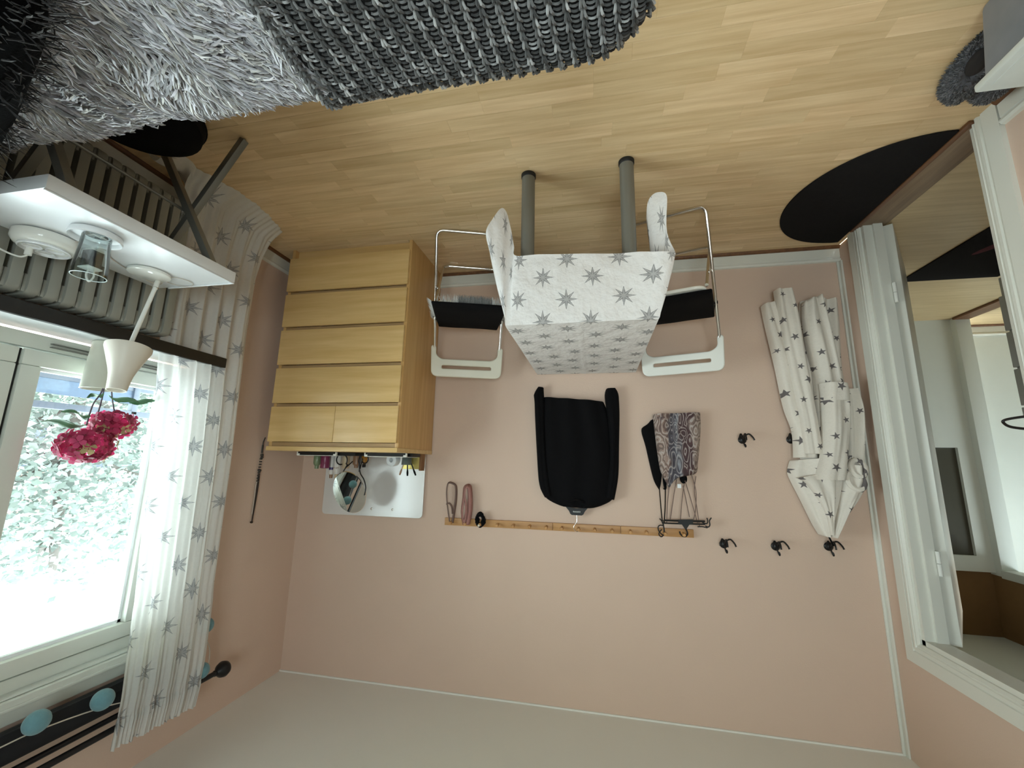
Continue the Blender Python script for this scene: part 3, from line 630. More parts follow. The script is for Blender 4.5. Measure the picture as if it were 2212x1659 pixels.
# cloth: top edge loop and hem loop walked round the table (open at the wall side)
X0, X1, YF, YB, ZT = -0.245, 0.355, 1.588, 2.55, 0.7255
top = []; hem = []; uvh = []
def add_edge(tp, hp, uvd):
    top.append(Vector(tp)); hem.append(Vector(hp)); uvh.append(uvd)
ctl = [  # (top x, top y), hem (x, y, z), hem uv
 ((X1, YB), (0.385, 2.55, 0.435), (X1 + .30, YB)), ((X1, 2.25), (0.395, 2.25, 0.43), (X1 + .30, 2.25)), ((X1, 2.0), (0.405, 2.0, 0.43), (X1 + .30, 2.0)), ((X1, 1.84), (0.425, 1.84, 0.415), (X1 + .31, 1.84)), ((X1, 1.72), (0.442, 1.69, 0.37), (X1 + .32, 1.72)),
 ((X1, 1.64), (0.447, 1.575, 0.317), (X1 + .34, 1.60)), ((X1, 1.605), (0.418, 1.572, 0.248), (X1 + .36, 1.50)), ((X1, YF), (0.378, 1.592, 0.187), (X1 + .34, 1.40)), ((X1 - .004, YF), (0.352, 1.615, 0.25), (X1 + .26, 1.30)), ((X1 - .02, YF), (0.332, 1.607, 0.36), (X1 + .10, 1.28)), ((X1 - .045, YF), (0.316, 1.578, 0.423), (X1, 1.28)),
 ((0.22, YF), (0.215, 1.573, 0.430), (0.22, YF - .30)), ((0.06, YF), (0.06, 1.575, 0.440), (0.06, YF - .30)), ((-0.1, YF), (-0.1, 1.574, 0.450), (-0.1, YF - .30)), ((-0.19, YF), (-0.2, 1.560, 0.459), (-0.19, YF - .30)), ((-0.225, YF), (-0.262, 1.545, 0.472), (-0.24, YF - .29)),
 ((X0, YF), (-0.302, 1.548, 0.476), (X0 - .08, YF - .28)), ((X0, YF), (-0.312, 1.562, 0.47), (X0 - .1, YF - .26)), ((X0, 1.592), (-0.29, 1.585, 0.36), (X0 - .20, YF - .22)), ((X0, 1.60), (-0.298, 1.594, 0.212), (X0 - .32, YF - .18)), ((X0, 1.62), (-0.270, 1.606, 0.176), (X0 - .36, YF - .10)), ((X0, 1.66), (-0.232, 1.622, 0.196), (X0 - .36, YF - .02)), ((X0, 1.70), (-0.222, 1.64, 0.27), (X0 - .32, 1.66)), ((X0, 1.76), (-0.245, 1.70, 0.40), (X0 - .30, 1.74)),
 ((X0, 1.9), (-0.262, 1.9, 0.43), (X0 - .30, 1.9)), ((X0, 2.2), (-0.256, 2.2, 0.435), (X0 - .30, 2.2)), ((X0, YB), (-0.256, 2.55, 0.44), (X0 - .30, YB))]
for (tp, hp, uvd) in ctl: add_edge((tp[0], tp[1], ZT), hp, uvd)
NS = 8; T2 = smooth_path(top, NS); H2 = smooth_path(hem, NS); U2 = smooth_path([(a, b_, 0) for a, b_ in uvh], NS)
for p in T2: p.x = min(max(p.x, X0), X1); p.y = max(p.y, YF); p.z = ZT
m = MB(); NV = 22; ns = len(T2); vs = []; uv = []; fs = []
for j in range(NV + 1):
    t = j / NV
    for i in range(ns):
        p = T2[i].lerp(H2[i], t); out = (H2[i] - T2[i]); out.z = 0
        bul = math.sin(PI * min(t * 1.1, 1)) * 0.006
        c_ = V(0.055, 2.05, p.z); dd = (p - c_); dd.z = 0; dd.normalize()
        wr = 0.004 * mn.noise(V(i * 0.16, t * 5.0, 3.1)) * t + 0.006 * mn.noise(V(i * 0.05, t * 2.0, 8.1)) * t
        p = p + dd * (bul + wr)
        if t == 0: p = T2[i].copy()
        if j == 1: p.z = ZT - 0.006
        vs.append(p); uv.append((T2[i].x + (U2[i].x - T2[i].x) * t, T2[i].y + (U2[i].y - T2[i].y) * t))
for j in range(NV):
    for i in range(ns - 1): fs.append((j * ns + i, j * ns + i + 1, (j + 1) * ns + i + 1, (j + 1) * ns + i))
m.add(vs, fs, uv)
m.grid(lambda a, b_: (X0 + (X1 - X0) * a, YF + (YB - YF) * b_, ZT + 0.0012 * mn.noise(V(a * 9, b_ * 14, 1)) * (1 if 0 < a < 1 and 0 < b_ < 1 else 0) + 0.0022 * math.exp(-((a - 0.5) / 0.008) ** 2)), 60, 60, lambda a, b_, p: (p[0], p[1]))
tag(m.build('tablecloth', M['cloth'], smooth=True, angle=70), 'white tablecloth with grey stars draped over the small table', 'tablecloth')

# ================================================================== FOLDING CHAIRS
def chair(loc, ang, label, cushion_label, plastic, fur, cy=-0.045):
    t = thing('folding_chair', label, 'chair', loc, ang, 'folding chairs beside the table')
    w = 0.198; r = 0.0085
    fr = [(-w, 0.353, 0.70), (-w, 0.335, 0.60), (-w, 0.235, 0.445), (-w, 0.012, 0.011), (w, 0.012, 0.011), (w, 0.235, 0.445), (w, 0.335, 0.60), (w, 0.353, 0.70)]
    MB().tube(round_path(fr, 0.04, 6), r, 12).build('front_leg_frame', M['chrome'], t, local=True)
    w2 = 0.178
    rr = [(-w2, 0.0, 0.428), (-w2, 0.445, 0.011), (w2, 0.445, 0.011), (w2, 0.0, 0.428)]
    MB().tube(round_path(rr, 0.04, 6), r, 12).build('rear_leg_frame', M['chrome'], t, local=True)
    for s_ in (-1, 1):
        MB().tube([(s_ * 0.165, 0.232, 0.437), (s_ * 0.208, 0.232, 0.437)], 0.008, 10).build('pivot', M['black_plastic'], t, local=True)
    ns_ = [(q[0], q[1]) for q in rrect(-0.17, 0.17, -0.025, 0.345, 0.05)]
    plate('seat', ns_, [], 0.016, 0.006, plastic, t, Matrix.Translation((0, 0, 0.442)))
    # backrest: yoke with two side arms and a slot, leaning with the frame
    outer = [(q.x, q.y) for q in round_path([(-0.192, 0.0, 0), (-0.192, 0.055, 0), (-0.155, 0.082, 0), (0.155, 0.082, 0), (0.192, 0.055, 0), (0.192, 0.0, 0), (0.212, 0.0, 0), (0.206, 0.178, 0), (-0.206, 0.178, 0), (-0.212, 0.0, 0)], 0.035, 6, True)]
    slot = [(q.x, q.y) for q in round_path([(-0.155, 0.108, 0), (-0.155, 0.140, 0), (0.155, 0.140, 0), (0.155, 0.108, 0)], 0.0159, 5, True)]
    mt = Matrix.Translation((0, 0.334, 0.592)) @ Matrix.Rotation(math.radians(90 - 6), 4, 'X')
    plate('backrest', outer, [slot], 0.024, 0.006, plastic, t, mt)
    R_ = Matrix.Rotation(ang, 3, 'Z'); Lc = Vector(loc)
    # black seat pad, sagging a little over the front
    def pad(a, b_):
        u = (a - 0.5) * 2; v_ = b_; x = u * (0.195 - 0.02 * v_); y_ = cy + 0.375 * v_
        z = 0.468 + 0.012 * (1 - u ** 4) * (1 - (2 * v_ - 1) ** 6) + 0.003 * mn.noise(V(x * 9, y_ * 9, loc[0]))
        return R_ @ V(x, y_, z) + Lc
    m = MB(); N_ = 18
    m.grid(pad, N_, N_)
    m.grid(lambda a, b_: R_ @ V((a - .5) * 2 * (0.195 - 0.02 * b_), cy + 0.375 * b_, 0.4525) + Lc, N_, N_)
    for side in range(4):
        def wall(a, b_, side=side):
            q = {0: (a, 0), 1: (a, 1), 2: (0, a), 3: (1, a)}[side]; p1 = pad(*q); p2 = p1.copy(); p2.z = 0.4525; p = p2.lerp(p1, b_)
            c_ = R_ @ V(0, 0.15, 0.46) + Lc; e_ = p - c_; e_.z = 0; return p + e_.normalized() * 0.008 * math.sin(PI * b_)
        m.grid(wall, N_, 4)
    tag(m.build('seat_cushion', M['black_cloth'], weld=True, angle=60), cushion_label, 'cushion')
    if fur:
        m = MB(); rg = random.Random(5)
        m.grid(lambda a, b_: R_ @ V((a - .5) * 0.37, -0.03 + 0.35 * b_, 0.4505) + Lc, 6, 6)
        for q in range(900):
            e_ = rg.random()
            if e_ < 0.62: x, y_, d_ = rg.gauss(-0.03, 0.07), -0.035, V(rg.gauss(0, .3), -1, -0.75)
            else: x, y_, d_ = rg.choice((-0.19, 0.19)), rg.uniform(-0.02, 0.30), None
            if d_ is None: d_ = V(math.copysign(1, x), rg.gauss(0, .3), -.6)
            x = max(min(x, 0.19), -0.19); p = V(x, y_, 0.451); d_.normalize(); l = rg.uniform(.026, .05)
            dark = abs(x + 0.03) < 0.09 and y_ < 0; g = rg.uniform(.10, .34) if dark else rg.uniform(.55, .8)
            P = [R_ @ (p + d_ * l * k_ / 2 + V(0, 0, -0.006 * (k_ / 2) ** 2)) + Lc for k_ in range(3)]
            m.tube(P, [0.0016, 0.0013, 0.0002], 3, cap=False, col=(g, g * .98, g * .95))
        tag(m.build('sheepskin', M['fur'], attr=True), 'grey and white sheepskin under the black cushion of the chair by the chest', 'sheepskin')
    return t
a1 = math.atan2(-0.315, 0.949)      # chair between chest and table, turned towards the room
chair((0.655, 2.035, 0), a1, 'cream plastic and chrome folding chair between chest and table', 'black seat cushion over the sheepskin by the chest', M['cream_plastic'], True)
a2 = math.radians(19)
chair((-0.362, 2.05, 0), a2, 'glossy white and chrome folding chair on the robe side of the table', 'black seat cushion on the chair nearer the robe', M['white_plastic'], False, -0.005)

# ================================================================== BED, THROWS
bd = thing('bed', 'bed in the foreground under the knitted and shaggy throws', 'bed', (0.8, -0.2, 0))
MB().box(-0.075, 1.72, -1.1, 0.60, 0.17, 0.455).build('mattress', M['white_matte'], bd, bevel=0.04)
MB().box(-0.06, 1.70, -1.1, 0.58, 0.06, 0.17).build('bed_base', M['grey_metal'], bd, bevel=0.01)
for (x, y_) in ((0.0, -1.0), (1.6, -1.0), (0.0, 0.5), (1.6, 0.5)): MB().box(x, x + 0.06, y_ - 0.03, y_ + 0.03, 0, 0.06).build('leg', M['black_plastic'], bd, bevel=0.004)
BX0, BX1, BY1, BR = -0.135, 1.78, 0.735, 0.15
def inset(x, y_, by=BY1):       # distance inside the rounded outline of the bed top
    cx, cy = BX0 + BR, by - BR
    if x < cx and y_ > cy: return BR - math.hypot(cx - x, y_ - cy)
    return min(x - BX0, by - y_)
def bedz(x, y_, by=BY1):
    d_ = inset(x, y_, by); rr = 0.07
    return 0.5 - (0 if d_ >= rr else rr - math.sqrt(max(rr * rr - (rr - max(d_, 0)) ** 2, 0))) + 0.006 * mn.noise(V(x * 4, y_ * 4, 0))
KX1 = 0.572
def skirt(m, pts, z0, push):
    n = len(pts); m.add([p for p in pts] + [V(p.x + (0.0), p.y, z0) for p in pts], [(i, i + 1, n + i + 1, n + i) for i in range(n - 1)])
out = [V(KX1, BY1, bedz(KX1, BY1))] + [V(KX1 - (KX1 - BX0 - BR) * i / 10, BY1, bedz(0, BY1)) for i in range(1, 11)] + [V(BX0 + BR - BR * math.sin(a), BY1 - BR + BR * math.cos(a), 0.43) for a in [PI / 2 * i / 10 for i in range(1, 11)]] + [V(BX0, BY1 - BR - 0.3, 0.43), V(BX0, -0.2, 0.43)]
kb = MB()
def kp(a, b_):
    x = BX0 + (KX1 - BX0) * a; y_ = -0.2 + (BY1 + 0.2) * b_
    cx, cy = BX0 + BR, BY1 - BR
    if x < cx and y_ > cy:
        d_ = math.hypot(cx - x, y_ - cy)
        if d_ > BR: x = cx - (cx - x) * BR / d_; y_ = cy + (y_ - cy) * BR / d_
    return V(x, y_, bedz(x, y_) - 0.012)
kb.grid(kp, 40, 50); skirt(kb, out, 0.10, 0)
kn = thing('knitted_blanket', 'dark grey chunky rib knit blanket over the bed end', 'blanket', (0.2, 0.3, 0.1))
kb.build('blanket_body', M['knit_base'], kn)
# knitted stitches: ribs of V stitches with purl bumps between them
st = MB(); rg = random.Random(21); RP, SP = 0.0285, 0.0175
ca_, sa_ = math.cos(math.radians(7)), math.sin(math.radians(7))
def kpos(u, v_, h):             # u across ribs, v along ribs
    x = KX1 - 0.006 - u * ca_ - v_ * sa_ * 0.9; y_ = 0.16 + v_ * ca_ - u * sa_ * 0.0
    return x, y_, h
def kbase(x, y_, h):
    z = bedz(x, y_); e = 0.004
    n_ = V((bedz(x - e, y_) - bedz(x + e, y_)) / (2 * e), (bedz(x, y_ - e) - bedz(x, y_ + e)) / (2 * e), 1)
    if n_.length > 6: n_ = n_.normalized() * 6
    n_.normalize(); return V(x, y_, z) + n_ * (h - 0.008)
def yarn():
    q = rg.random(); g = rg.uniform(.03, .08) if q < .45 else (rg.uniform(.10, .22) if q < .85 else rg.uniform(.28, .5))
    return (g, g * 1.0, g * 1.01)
for i in range(-5, 30):
    for j in range(8, 37):
        u0 = i * RP; v0 = j * SP
        x, y_, _ = kpos(u0, v0, 0)
        if inset(x, y_) < 0.004 or x < BX0 or y_ < 0.30 or x > KX1 - 0.006: continue
        lift = 0.013 + rg.uniform(-.001, .0015)
        for s_ in (-1, 1):
            P = []
            for k_ in range(5):
                t = k_ / 4; uu = u0 + s_ * (0.001 + 0.0048 * t); vv = v0 + SP * 1.35 * t; hh = lift * (0.35 + 0.65 * math.sin(PI * min(t * 1.15, 1)))
                a, b_, _ = kpos(uu, vv, 0); P.append(kbase(a, b_, hh))
            st.tube(P, [0.0016, 0.0027, 0.003, 0.0026, 0.0014], 5, col=yarn())
        for s_ in (-1, 1):      # purl bumps sunk beside the rib
            P = []
            for k_ in range(4):
                t = k_ / 3; uu = u0 + RP * 0.5 + (t - .5) * 0.015; vv = v0 + SP * (0.25 + 0.5 * (s_ > 0)) ; hh = 0.004 + 0.0035 * math.sin(PI * t)
                a, b_, _ = kpos(uu, vv, 0)
                if a > BX0 and inset(a, b_) > 0.002: P.append(kbase(a, b_, hh))
            if len(P) == 4: st.tube(P, 0.0026, 4, col=tuple(c * 0.8 for c in yarn()))
o = st.build('knit_stitches', M['knit'], kn, attr=True); o['kind'] = 'stuff'
# border chain along the edge beside the shag
bc = MB()
for j in range(44):
    v0 = 0.16 + j * 0.0135
    if v0 > BY1 - 0.012: break
    for s_ in (-1, 1):
        P = [kbase(KX1 + s_ * (0.002 + 0.006 * t), v0 + 0.019 * t, 0.006 + 0.012 * math.sin(PI * min(t * 1.1, 1))) for t in (0, .25, .5, .75, 1)]
        bc.tube(P, [0.0022, 0.0034, 0.0036, 0.003, 0.0015], 5, col=tuple(min(c * 1.5, .6) for c in yarn()))
o = bc.build('border_chain', M['knit'], kn, attr=True); o['kind'] = 'stuff'
# shaggy throw
FY = 0.70
fb = MB(); fb.grid(lambda a, b_: V(KX1 + 0.01 + (BX1 - KX1) * a, -0.2 + (FY + 0.17) * b_, bedz(KX1 + 0.01 + (BX1 - KX1) * a, -0.2 + (FY + 0.17) * b_, FY) - 0.015), 30, 30)
fb.add([V(KX1 + .01, FY - .03, .47), V(BX1, FY - .03, .47), V(BX1, FY - .03, .12), V(KX1 + .01, FY - .03, .12)], [(0, 1, 2, 3)])
fu = thing('shaggy_throw', 'pale grey long pile throw beside the knitted blanket', 'throw', (1.1, 0.3, 0.12))
fb.build('throw_backing', M['fur_base'], fu)
sh = MB(); rg = random.Random(9)
for q in range(15000):
    x = rg.uniform(KX1 - 0.002, BX1 - 0.05); y_ = rg.uniform(0.33, FY - 0.012)
    edge = max(0, (y_ - (FY - 0.10)) / 0.10)
    if q % 5 == 0: y_ = rg.uniform(FY - 0.07, FY - 0.006); edge = max(0, (y_ - (FY - 0.10)) / 0.10)
    a = 2.6 * mn.noise(V(x * 5, y_ * 5, 2.0)) + 1.2 * mn.noise(V(x * 17, y_ * 17, 7.0)) + rg.gauss(0, .25)
    base = V(-0.55, 0.75, 0) if x > 0.95 else V(-0.1, 1, 0)
    d_ = Matrix.Rotation(a * (1 - 0.7 * edge), 3, 'Z') @ base.normalized()
    up = rg.uniform(.15, .9) * (1 - 0.6 * edge); d_ = (d_ + V(0, 0, up)).normalized()
    l = rg.uniform(.034, .056) * (1 - .35 * edge); z = bedz(x, y_, FY) - 0.010
    p = V(x, y_, z); dr = V(0, 0, -1) * rg.uniform(.25, .6) * l; si = V(rg.gauss(0, 1), rg.gauss(0, 1), 0) * l * 0.12
    w = rg.uniform(.0017, .0036); g = rg.uniform(.42, .86)
    if rg.random() < .14: g *= .45
    tint = rg.choice(((1, .97, 1.04), (1, 1, 1.05), (1.03, 1, .96), (1, .98, 1.02)))
    P = [p + d_ * l * t + dr * t * t + si * math.sin(PI * t) for t in (0, .34, .67, 1)]
    sh.tube(P, [w, w * 1.15, w, w * .25], 3, cap=False, col=(g * tint[0], g * tint[1], g * tint[2]))
o = sh.build('pile', M['fur'], fu, attr=True); o['kind'] = 'stuff'
# added black plush form standing in for shade at the bed's window end
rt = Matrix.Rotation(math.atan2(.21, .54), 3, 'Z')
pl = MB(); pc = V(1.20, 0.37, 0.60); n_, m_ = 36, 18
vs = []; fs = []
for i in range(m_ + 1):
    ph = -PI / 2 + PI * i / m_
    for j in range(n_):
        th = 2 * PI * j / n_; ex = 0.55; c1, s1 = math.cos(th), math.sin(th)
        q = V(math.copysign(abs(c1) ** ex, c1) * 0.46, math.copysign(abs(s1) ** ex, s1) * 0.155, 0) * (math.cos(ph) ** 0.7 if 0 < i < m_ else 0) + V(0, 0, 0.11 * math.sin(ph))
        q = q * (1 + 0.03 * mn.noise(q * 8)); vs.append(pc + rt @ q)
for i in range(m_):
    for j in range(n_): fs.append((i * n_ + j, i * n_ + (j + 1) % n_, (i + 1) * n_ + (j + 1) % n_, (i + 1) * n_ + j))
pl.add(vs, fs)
plo = tag(pl.build('shade_form', M['shade_black']), 'added black soft form standing in for shade on the throw at the window end', 'shade_form')

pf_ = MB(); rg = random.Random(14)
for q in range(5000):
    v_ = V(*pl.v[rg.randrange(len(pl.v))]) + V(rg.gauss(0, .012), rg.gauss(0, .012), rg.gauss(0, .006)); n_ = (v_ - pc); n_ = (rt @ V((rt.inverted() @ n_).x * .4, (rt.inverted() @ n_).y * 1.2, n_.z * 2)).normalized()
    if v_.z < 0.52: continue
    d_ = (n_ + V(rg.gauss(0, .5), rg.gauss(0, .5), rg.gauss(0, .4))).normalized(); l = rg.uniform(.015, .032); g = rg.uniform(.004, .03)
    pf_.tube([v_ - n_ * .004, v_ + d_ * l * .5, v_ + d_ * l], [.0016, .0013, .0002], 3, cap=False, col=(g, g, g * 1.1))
o = pf_.build('shade_edge_pile', M['fur'], plo, attr=True); o['kind'] = 'stuff'  # dark strands soften the edge of the shade stand-in
# ================================================================== CURTAIN, BLIND, RODS
lt = [(0.0, 1.33), (0.18, 1.37), (0.45, 1.40), (0.78, 1.408), (1.2, 1.45), (1.87, 1.487), (2.36, 1.468)]
rtb = [(0.0, 1.875), (0.18, 1.845), (0.6, 1.85), (1.3, 1.868), (1.97, 1.866), (2.30, 1.835), (2.40, 1.818)]
xb = [(0.0, 1.775), (0.1, 1.80), (0.3, 1.835), (0.6, 1.845), (1.9, 1.842), (2.2, 1.812), (2.4, 1.812)]
def curt(a, b_):
    z = 0.004 + b_ * 2.372; y0_, y1_ = lerp(lt, z), lerp(rtb, z)
    aw = a + 0.012 * math.sin(9 * a + z * 1.4) + 0.02 * mn.noise(V(a * 3, z * 0.8, 1))
    amp = 0.017 * (0.6 + 0.4 * math.sin(z * 1.1 + 1)) * min(1, 0.25 + z * 2.5)
    x = lerp(xb, z) + amp * math.sin(2 * PI * 5.3 * aw + 0.5 * math.sin(z * 1.7)) + 0.003 * math.sin(2 * PI * 17 * a + z)
    if z > 2.28: x += 0.006 * math.sin(2 * PI * 31 * a) ; z += 0.012 * mn.noise(V(a * 22, 0, 5)) * (z - 2.28) / 0.1
    if z < 0.06: x -= 0.10 * (0.06 - z) / 0.06 * (0.4 + 0.6 * math.sin(PI * a))
    return V(x, y0_ + (y1_ - y0_) * a, z + (0.02 * a if z > 2.2 else 0))
m = MB(); m.grid(curt, 180, 110, lambda a, b_, p: (a * 0.50, b_ * 2.38))
tag(m.build('curtain', M['curtain'], angle=180), 'sheer white curtain with grey stars hanging beside the window', 'curtain')
# gathered end of the curtain lying on the floor behind the side table legs
m = MB()
def gath(a, b_):
    y_ = 1.22 + 0.30 * a; z = 0.003 + (0.05 + 0.09 * a) * math.sin(PI * b_) * (0.6 + 0.4 * math.sin(a * 9 + b_ * 3)); x = 1.86 - 0.11 * b_ - 0.03 * math.sin(a * 7)
    return V(x, y_, max(z, 0.003))
m.grid(gath, 24, 14, lambda a, b_, p: (a * 0.3, 0.3 + b_ * 0.2))
tag(m.build('curtain_end', M['curtain'], angle=180), 'bunched curtain end lying on the floor under the radiator', 'curtain')
rd = thing('curtain_rod', 'black double curtain rod with a ball finial above the window', 'curtain rod', (1.85, 1.0, 2.3))
MB().tube([(1.842, -0.1, 2.317), (1.842, 1.93, 2.317)], 0.0115, 14).build('front_rod', M['rod'], rd)
MB().tube([(1.885, -0.1, 2.297), (1.885, 1.85, 2.297)], 0.0105, 14).build('rear_rod', M['rod'], rd)
MB().lathe([(0.0115, 0), (0.014, .004), (0.011, .012), (0.018, .02), (0.031, .034), (0.037, .052), (0.031, .07), (0.016, .082), (0, .086)], (1.842, 1.925, 2.317), 24, (0, 1, 0)).build('finial', M['rod'], rd)
for yy in (1.80, 0.0):
    q = MB(); q.tube([(1.83, yy, 2.305), (R - 0.004, yy, 2.285)], 0.007, 8); q.box(R - 0.008, R, yy - 0.012, yy + 0.012, 2.25, 2.32); q.build('bracket', M['rod'], rd)
rb = thing('roller_blind', 'rolled up black blind above the window', 'blind', (1.905, 0.85, 2.18))
MB().tube([(1.912, -0.05, 2.226), (1.912, 1.74, 2.226)], 0.05, 28).build('roll', M['blind'], rb)
MB().box(1.868, 1.880, -0.03, 1.72, 2.165, 2.20).build('bottom_bar', M['blind'], rb, bevel=0.004)
for yy in (1.745, -0.055): MB().box(1.865, R, yy - 0.005, yy + 0.005, 2.17, 2.28).build('end_plate', M['black_plastic'], rb, bevel=0.002)
ls = thing('ball_garland', 'string of blue felt balls hung along the curtain rod', 'garland', (1.83, 1.2, 2.1))
MB().tube(smooth_path([(1.83, -0.1, 2.185), (1.83, 0.6, 2.188), (1.83, 1.136, 2.178), (1.83, 1.25, 2.182), (1.83, 1.43, 2.21), (1.83, 1.62, 2.26), (1.826, 1.835, 2.30), (1.86, 1.90, 2.2), (1.9, 1.86, 2.1)], 8), 0.0022, 6).build('wire', M['white_cord'], ls)
for c_ in ((1.82, 1.218, 2.147), (1.82, 1.413, 2.176), (1.845, 1.853, 2.272), (1.875, 1.872, 2.085), (1.83, 0.95, 2.15), (1.83, 0.6, 2.15)): MB().ball(c_, 0.035, None, None, 20, 14).build('felt_ball', M['felt'], ls)

# ================================================================== RADIATOR
ra = thing('radiator', 'old column radiator under the window sill', 'radiator', (1.88, 0.85, 0.1))
def section():
    m = MB(); w, d0, d1 = 0.0165, 1.82, 1.935
    prof = rrect(d0, d1, 0.13, 0.765, 0.035, 5)
    m.prism([(a, b_) for a, b_ in prof], lambda u, v_, t: V(u, t, v_), -w, w)
    for zz in (0.17, 0.725): m.tube([(1.877, -0.0246, zz), (1.877, 0.0246, zz)], 0.034, 14)
    m.box(1.832, 1.91, -0.0244, 0.0244, 0.695, 0.757)
    m.box(1.832, 1.91, -0.0244, 0.0244, 0.14, 0.19)
    return m
sec = None
for i in range(24):
    y_ = 0.27 + i * 0.0492
    if sec is None:
        sec = section().build('radiator_section', M['radiator'], None, local=True, bevel=0.003); sec.parent = ra
        o = sec
    else: o = sec.copy(); COL.objects.link(o); o.parent = ra
    o.location = V(0, y_, 0) - ra.location
MB().tube(smooth_path([(1.877, 1.43, 0.17), (1.89, 1.47, 0.15), (1.90, 1.48, 0.0)], 6), 0.011, 10).build('pipe', M['radiator'], ra)
for yy in (0.4, 1.3): MB().box(1.93, R, yy - 0.02, yy + 0.02, 0.6, 0.64).build('wall_bracket', M['radiator'], ra)

# ================================================================== WHITE SIDE TABLE
st_ = thing('side_table', 'white tray table on crossed grey legs in front of the radiator', 'table', (1.575, 1.0, 0))
TX0, TX1, TY0, TY1, TZ = 1.388, 1.765, 0.705, 1.292, 0.60
m = MB(); m.box(TX0, TX1, TY0, TY1, TZ - 0.042, TZ)
m.build('tray', M['white_matte'], st_, bevel=0.004)
m = MB(); m.box(TX0, TX0 + 0.006, TY0, TY1, TZ, TZ + 0.006); m.box(TX0, TX1 - 0.06, TY1 - 0.006, TY1, TZ, TZ + 0.006); m.build('tray_rim', M['white_matte'], st_, bevel=0.002)
def bar(a, b_, w, d_, nm):
    a, b_ = Vector(a), Vector(b_); t = (b_ - a).normalized(); s_ = V(0, 1, 0); q = t.cross(s_).normalized(); m = MB()
    m.hexa([a - q * w - s_ * d_, a + q * w - s_ * d_, a + q * w + s_ * d_, a - q * w + s_ * d_], [b_ - q * w - s_ * d_, b_ + q * w - s_ * d_, b_ + q * w + s_ * d_, b_ - q * w + s_ * d_])
    return m.build(nm, M['grey_metal'], st_, bevel=0.003)
for yy in (1.215, 0.775):
    bar((1.385, yy + 0.018, 0.004), (1.735, yy + 0.018, 0.56), 0.013, 0.013, 'leg'); bar((1.76, yy - 0.012, 0.004), (1.412, yy - 0.012, 0.56), 0.013, 0.013, 'leg')
for x in (1.60,): MB().tube([(x, 0.775, 0.31), (x, 1.215, 0.31)], 0.006, 8).build('cross_rod', M['grey_metal'], st_)
# desk lamp
lp = thing('table_lamp', 'white table lamp with leaning stem and flared shade on the tray table', 'lamp', (1.635, 1.155, TZ))
MB().lathe([(0.060, 0), (0.064, 0.003), (0.064, 0.011), (0.058, 0.0145), (0, 0.015)], (1.632, 1.158, TZ), 40).build('base', M['white_plastic'], lp)
MB().tube([(1.65, 1.205, TZ + 0.012), (1.647, 1.198, TZ + 0.045)], 0.0085, 14).build('joint', M['white_plastic'], lp)
MB().tube([(1.6475, 1.199, TZ + 0.043), (1.647, 1.1975, TZ + 0.047)], 0.0092, 14).build('ring', M['chrome'], lp)
ax = (V(1.622, 1.13, 0.91) - V(1.647, 1.198, 0.645)).normalized()
MB().tube([(1.647, 1.198, 0.645), V(1.647, 1.198, 0.645) + ax * 0.285], 0.0072, 14).build('stem', M['white_plastic'], lp)
sc_ = V(1.647, 1.198, 0.645) + ax * 0.262; ax2 = (ax + V(0, 0.10, 0.05)).normalized()
so_ = [(0.062, 0.0), (0.066, 0.002), (0.0655, 0.012), (0.052, 0.05), (0.040, 0.085), (0.0335, 0.108), (0.0305, 0.13), (0.0275, 0.165)]
MB().lathe(so_ + [(r_ - 0.0025, h_) for r_, h_ in reversed(so_)], sc_, 40, ax2, True).build('shade', M['shade'], lp)
MB().tube(smooth_path([(1.652, 1.212, TZ + .012), (1.67, 1.235, TZ + .004), (1.70, 1.25, TZ + .003), (1.715, 1.22, TZ + .003), (1.66, 1.06, TZ + .003), (1.60, 0.99, TZ + .004), (1.63, 0.93, TZ + .004), (1.70, 0.86, TZ + .004)], 10), 0.0017, 6).build('lamp_cord', M['white_cord'], lp)
m = MB(); m.tube([(1.60 + 0.048 * math.cos(a), 1.245 + 0.042 * math.sin(a), TZ + 0.003) for a in [2 * PI * i / 40 for i in range(40)]], 0.0016, 6, True)
tag(m.build('ring_of_cord', M['white_cord']), 'thin loop of cord lying near the tray corner', 'cord')
# round white dish with a glass standing in it
dc = V(1.512, 0.905, TZ)
m = MB(); m.lathe([(0.052, 0), (0.060, 0.004), (0.064, 0.020), (0.062, 0.024), (0.058, 0.020), (0.056, 0.010), (0, 0.009)], dc, 48)
tag(m.build('round_dish', M['white_matte']), 'round white dish under the drinking glass', 'dish')
m = MB(); g_ = [(0.0, 0.004), (0.030, 0.004), (0.0345, 0.008), (0.036, 0.045), (0.040, 0.095), (0.041, 0.1), (0.0418, 0.138), (0.0395, 0.138), (0.0385, 0.1), (0.034, 0.048), (0.031, 0.018), (0.0, 0.016)]
gc = dc + V(-0.002, 0.002, 0.0085)
dg_ = tag(m.lathe([(r_, h_ - 0.003) for r_, h_ in g_], gc, 40).build('drinking_glass', M['clear']), 'clear drinking glass standing in the white dish', 'glass')
MB().tube([gc + V(.0406 * math.cos(a), .0406 * math.sin(a), .1355) for a in [2 * PI * i / 48 for i in range(48)]], .0012, 8, True).build('rim', M['rim_glint'], dg_)
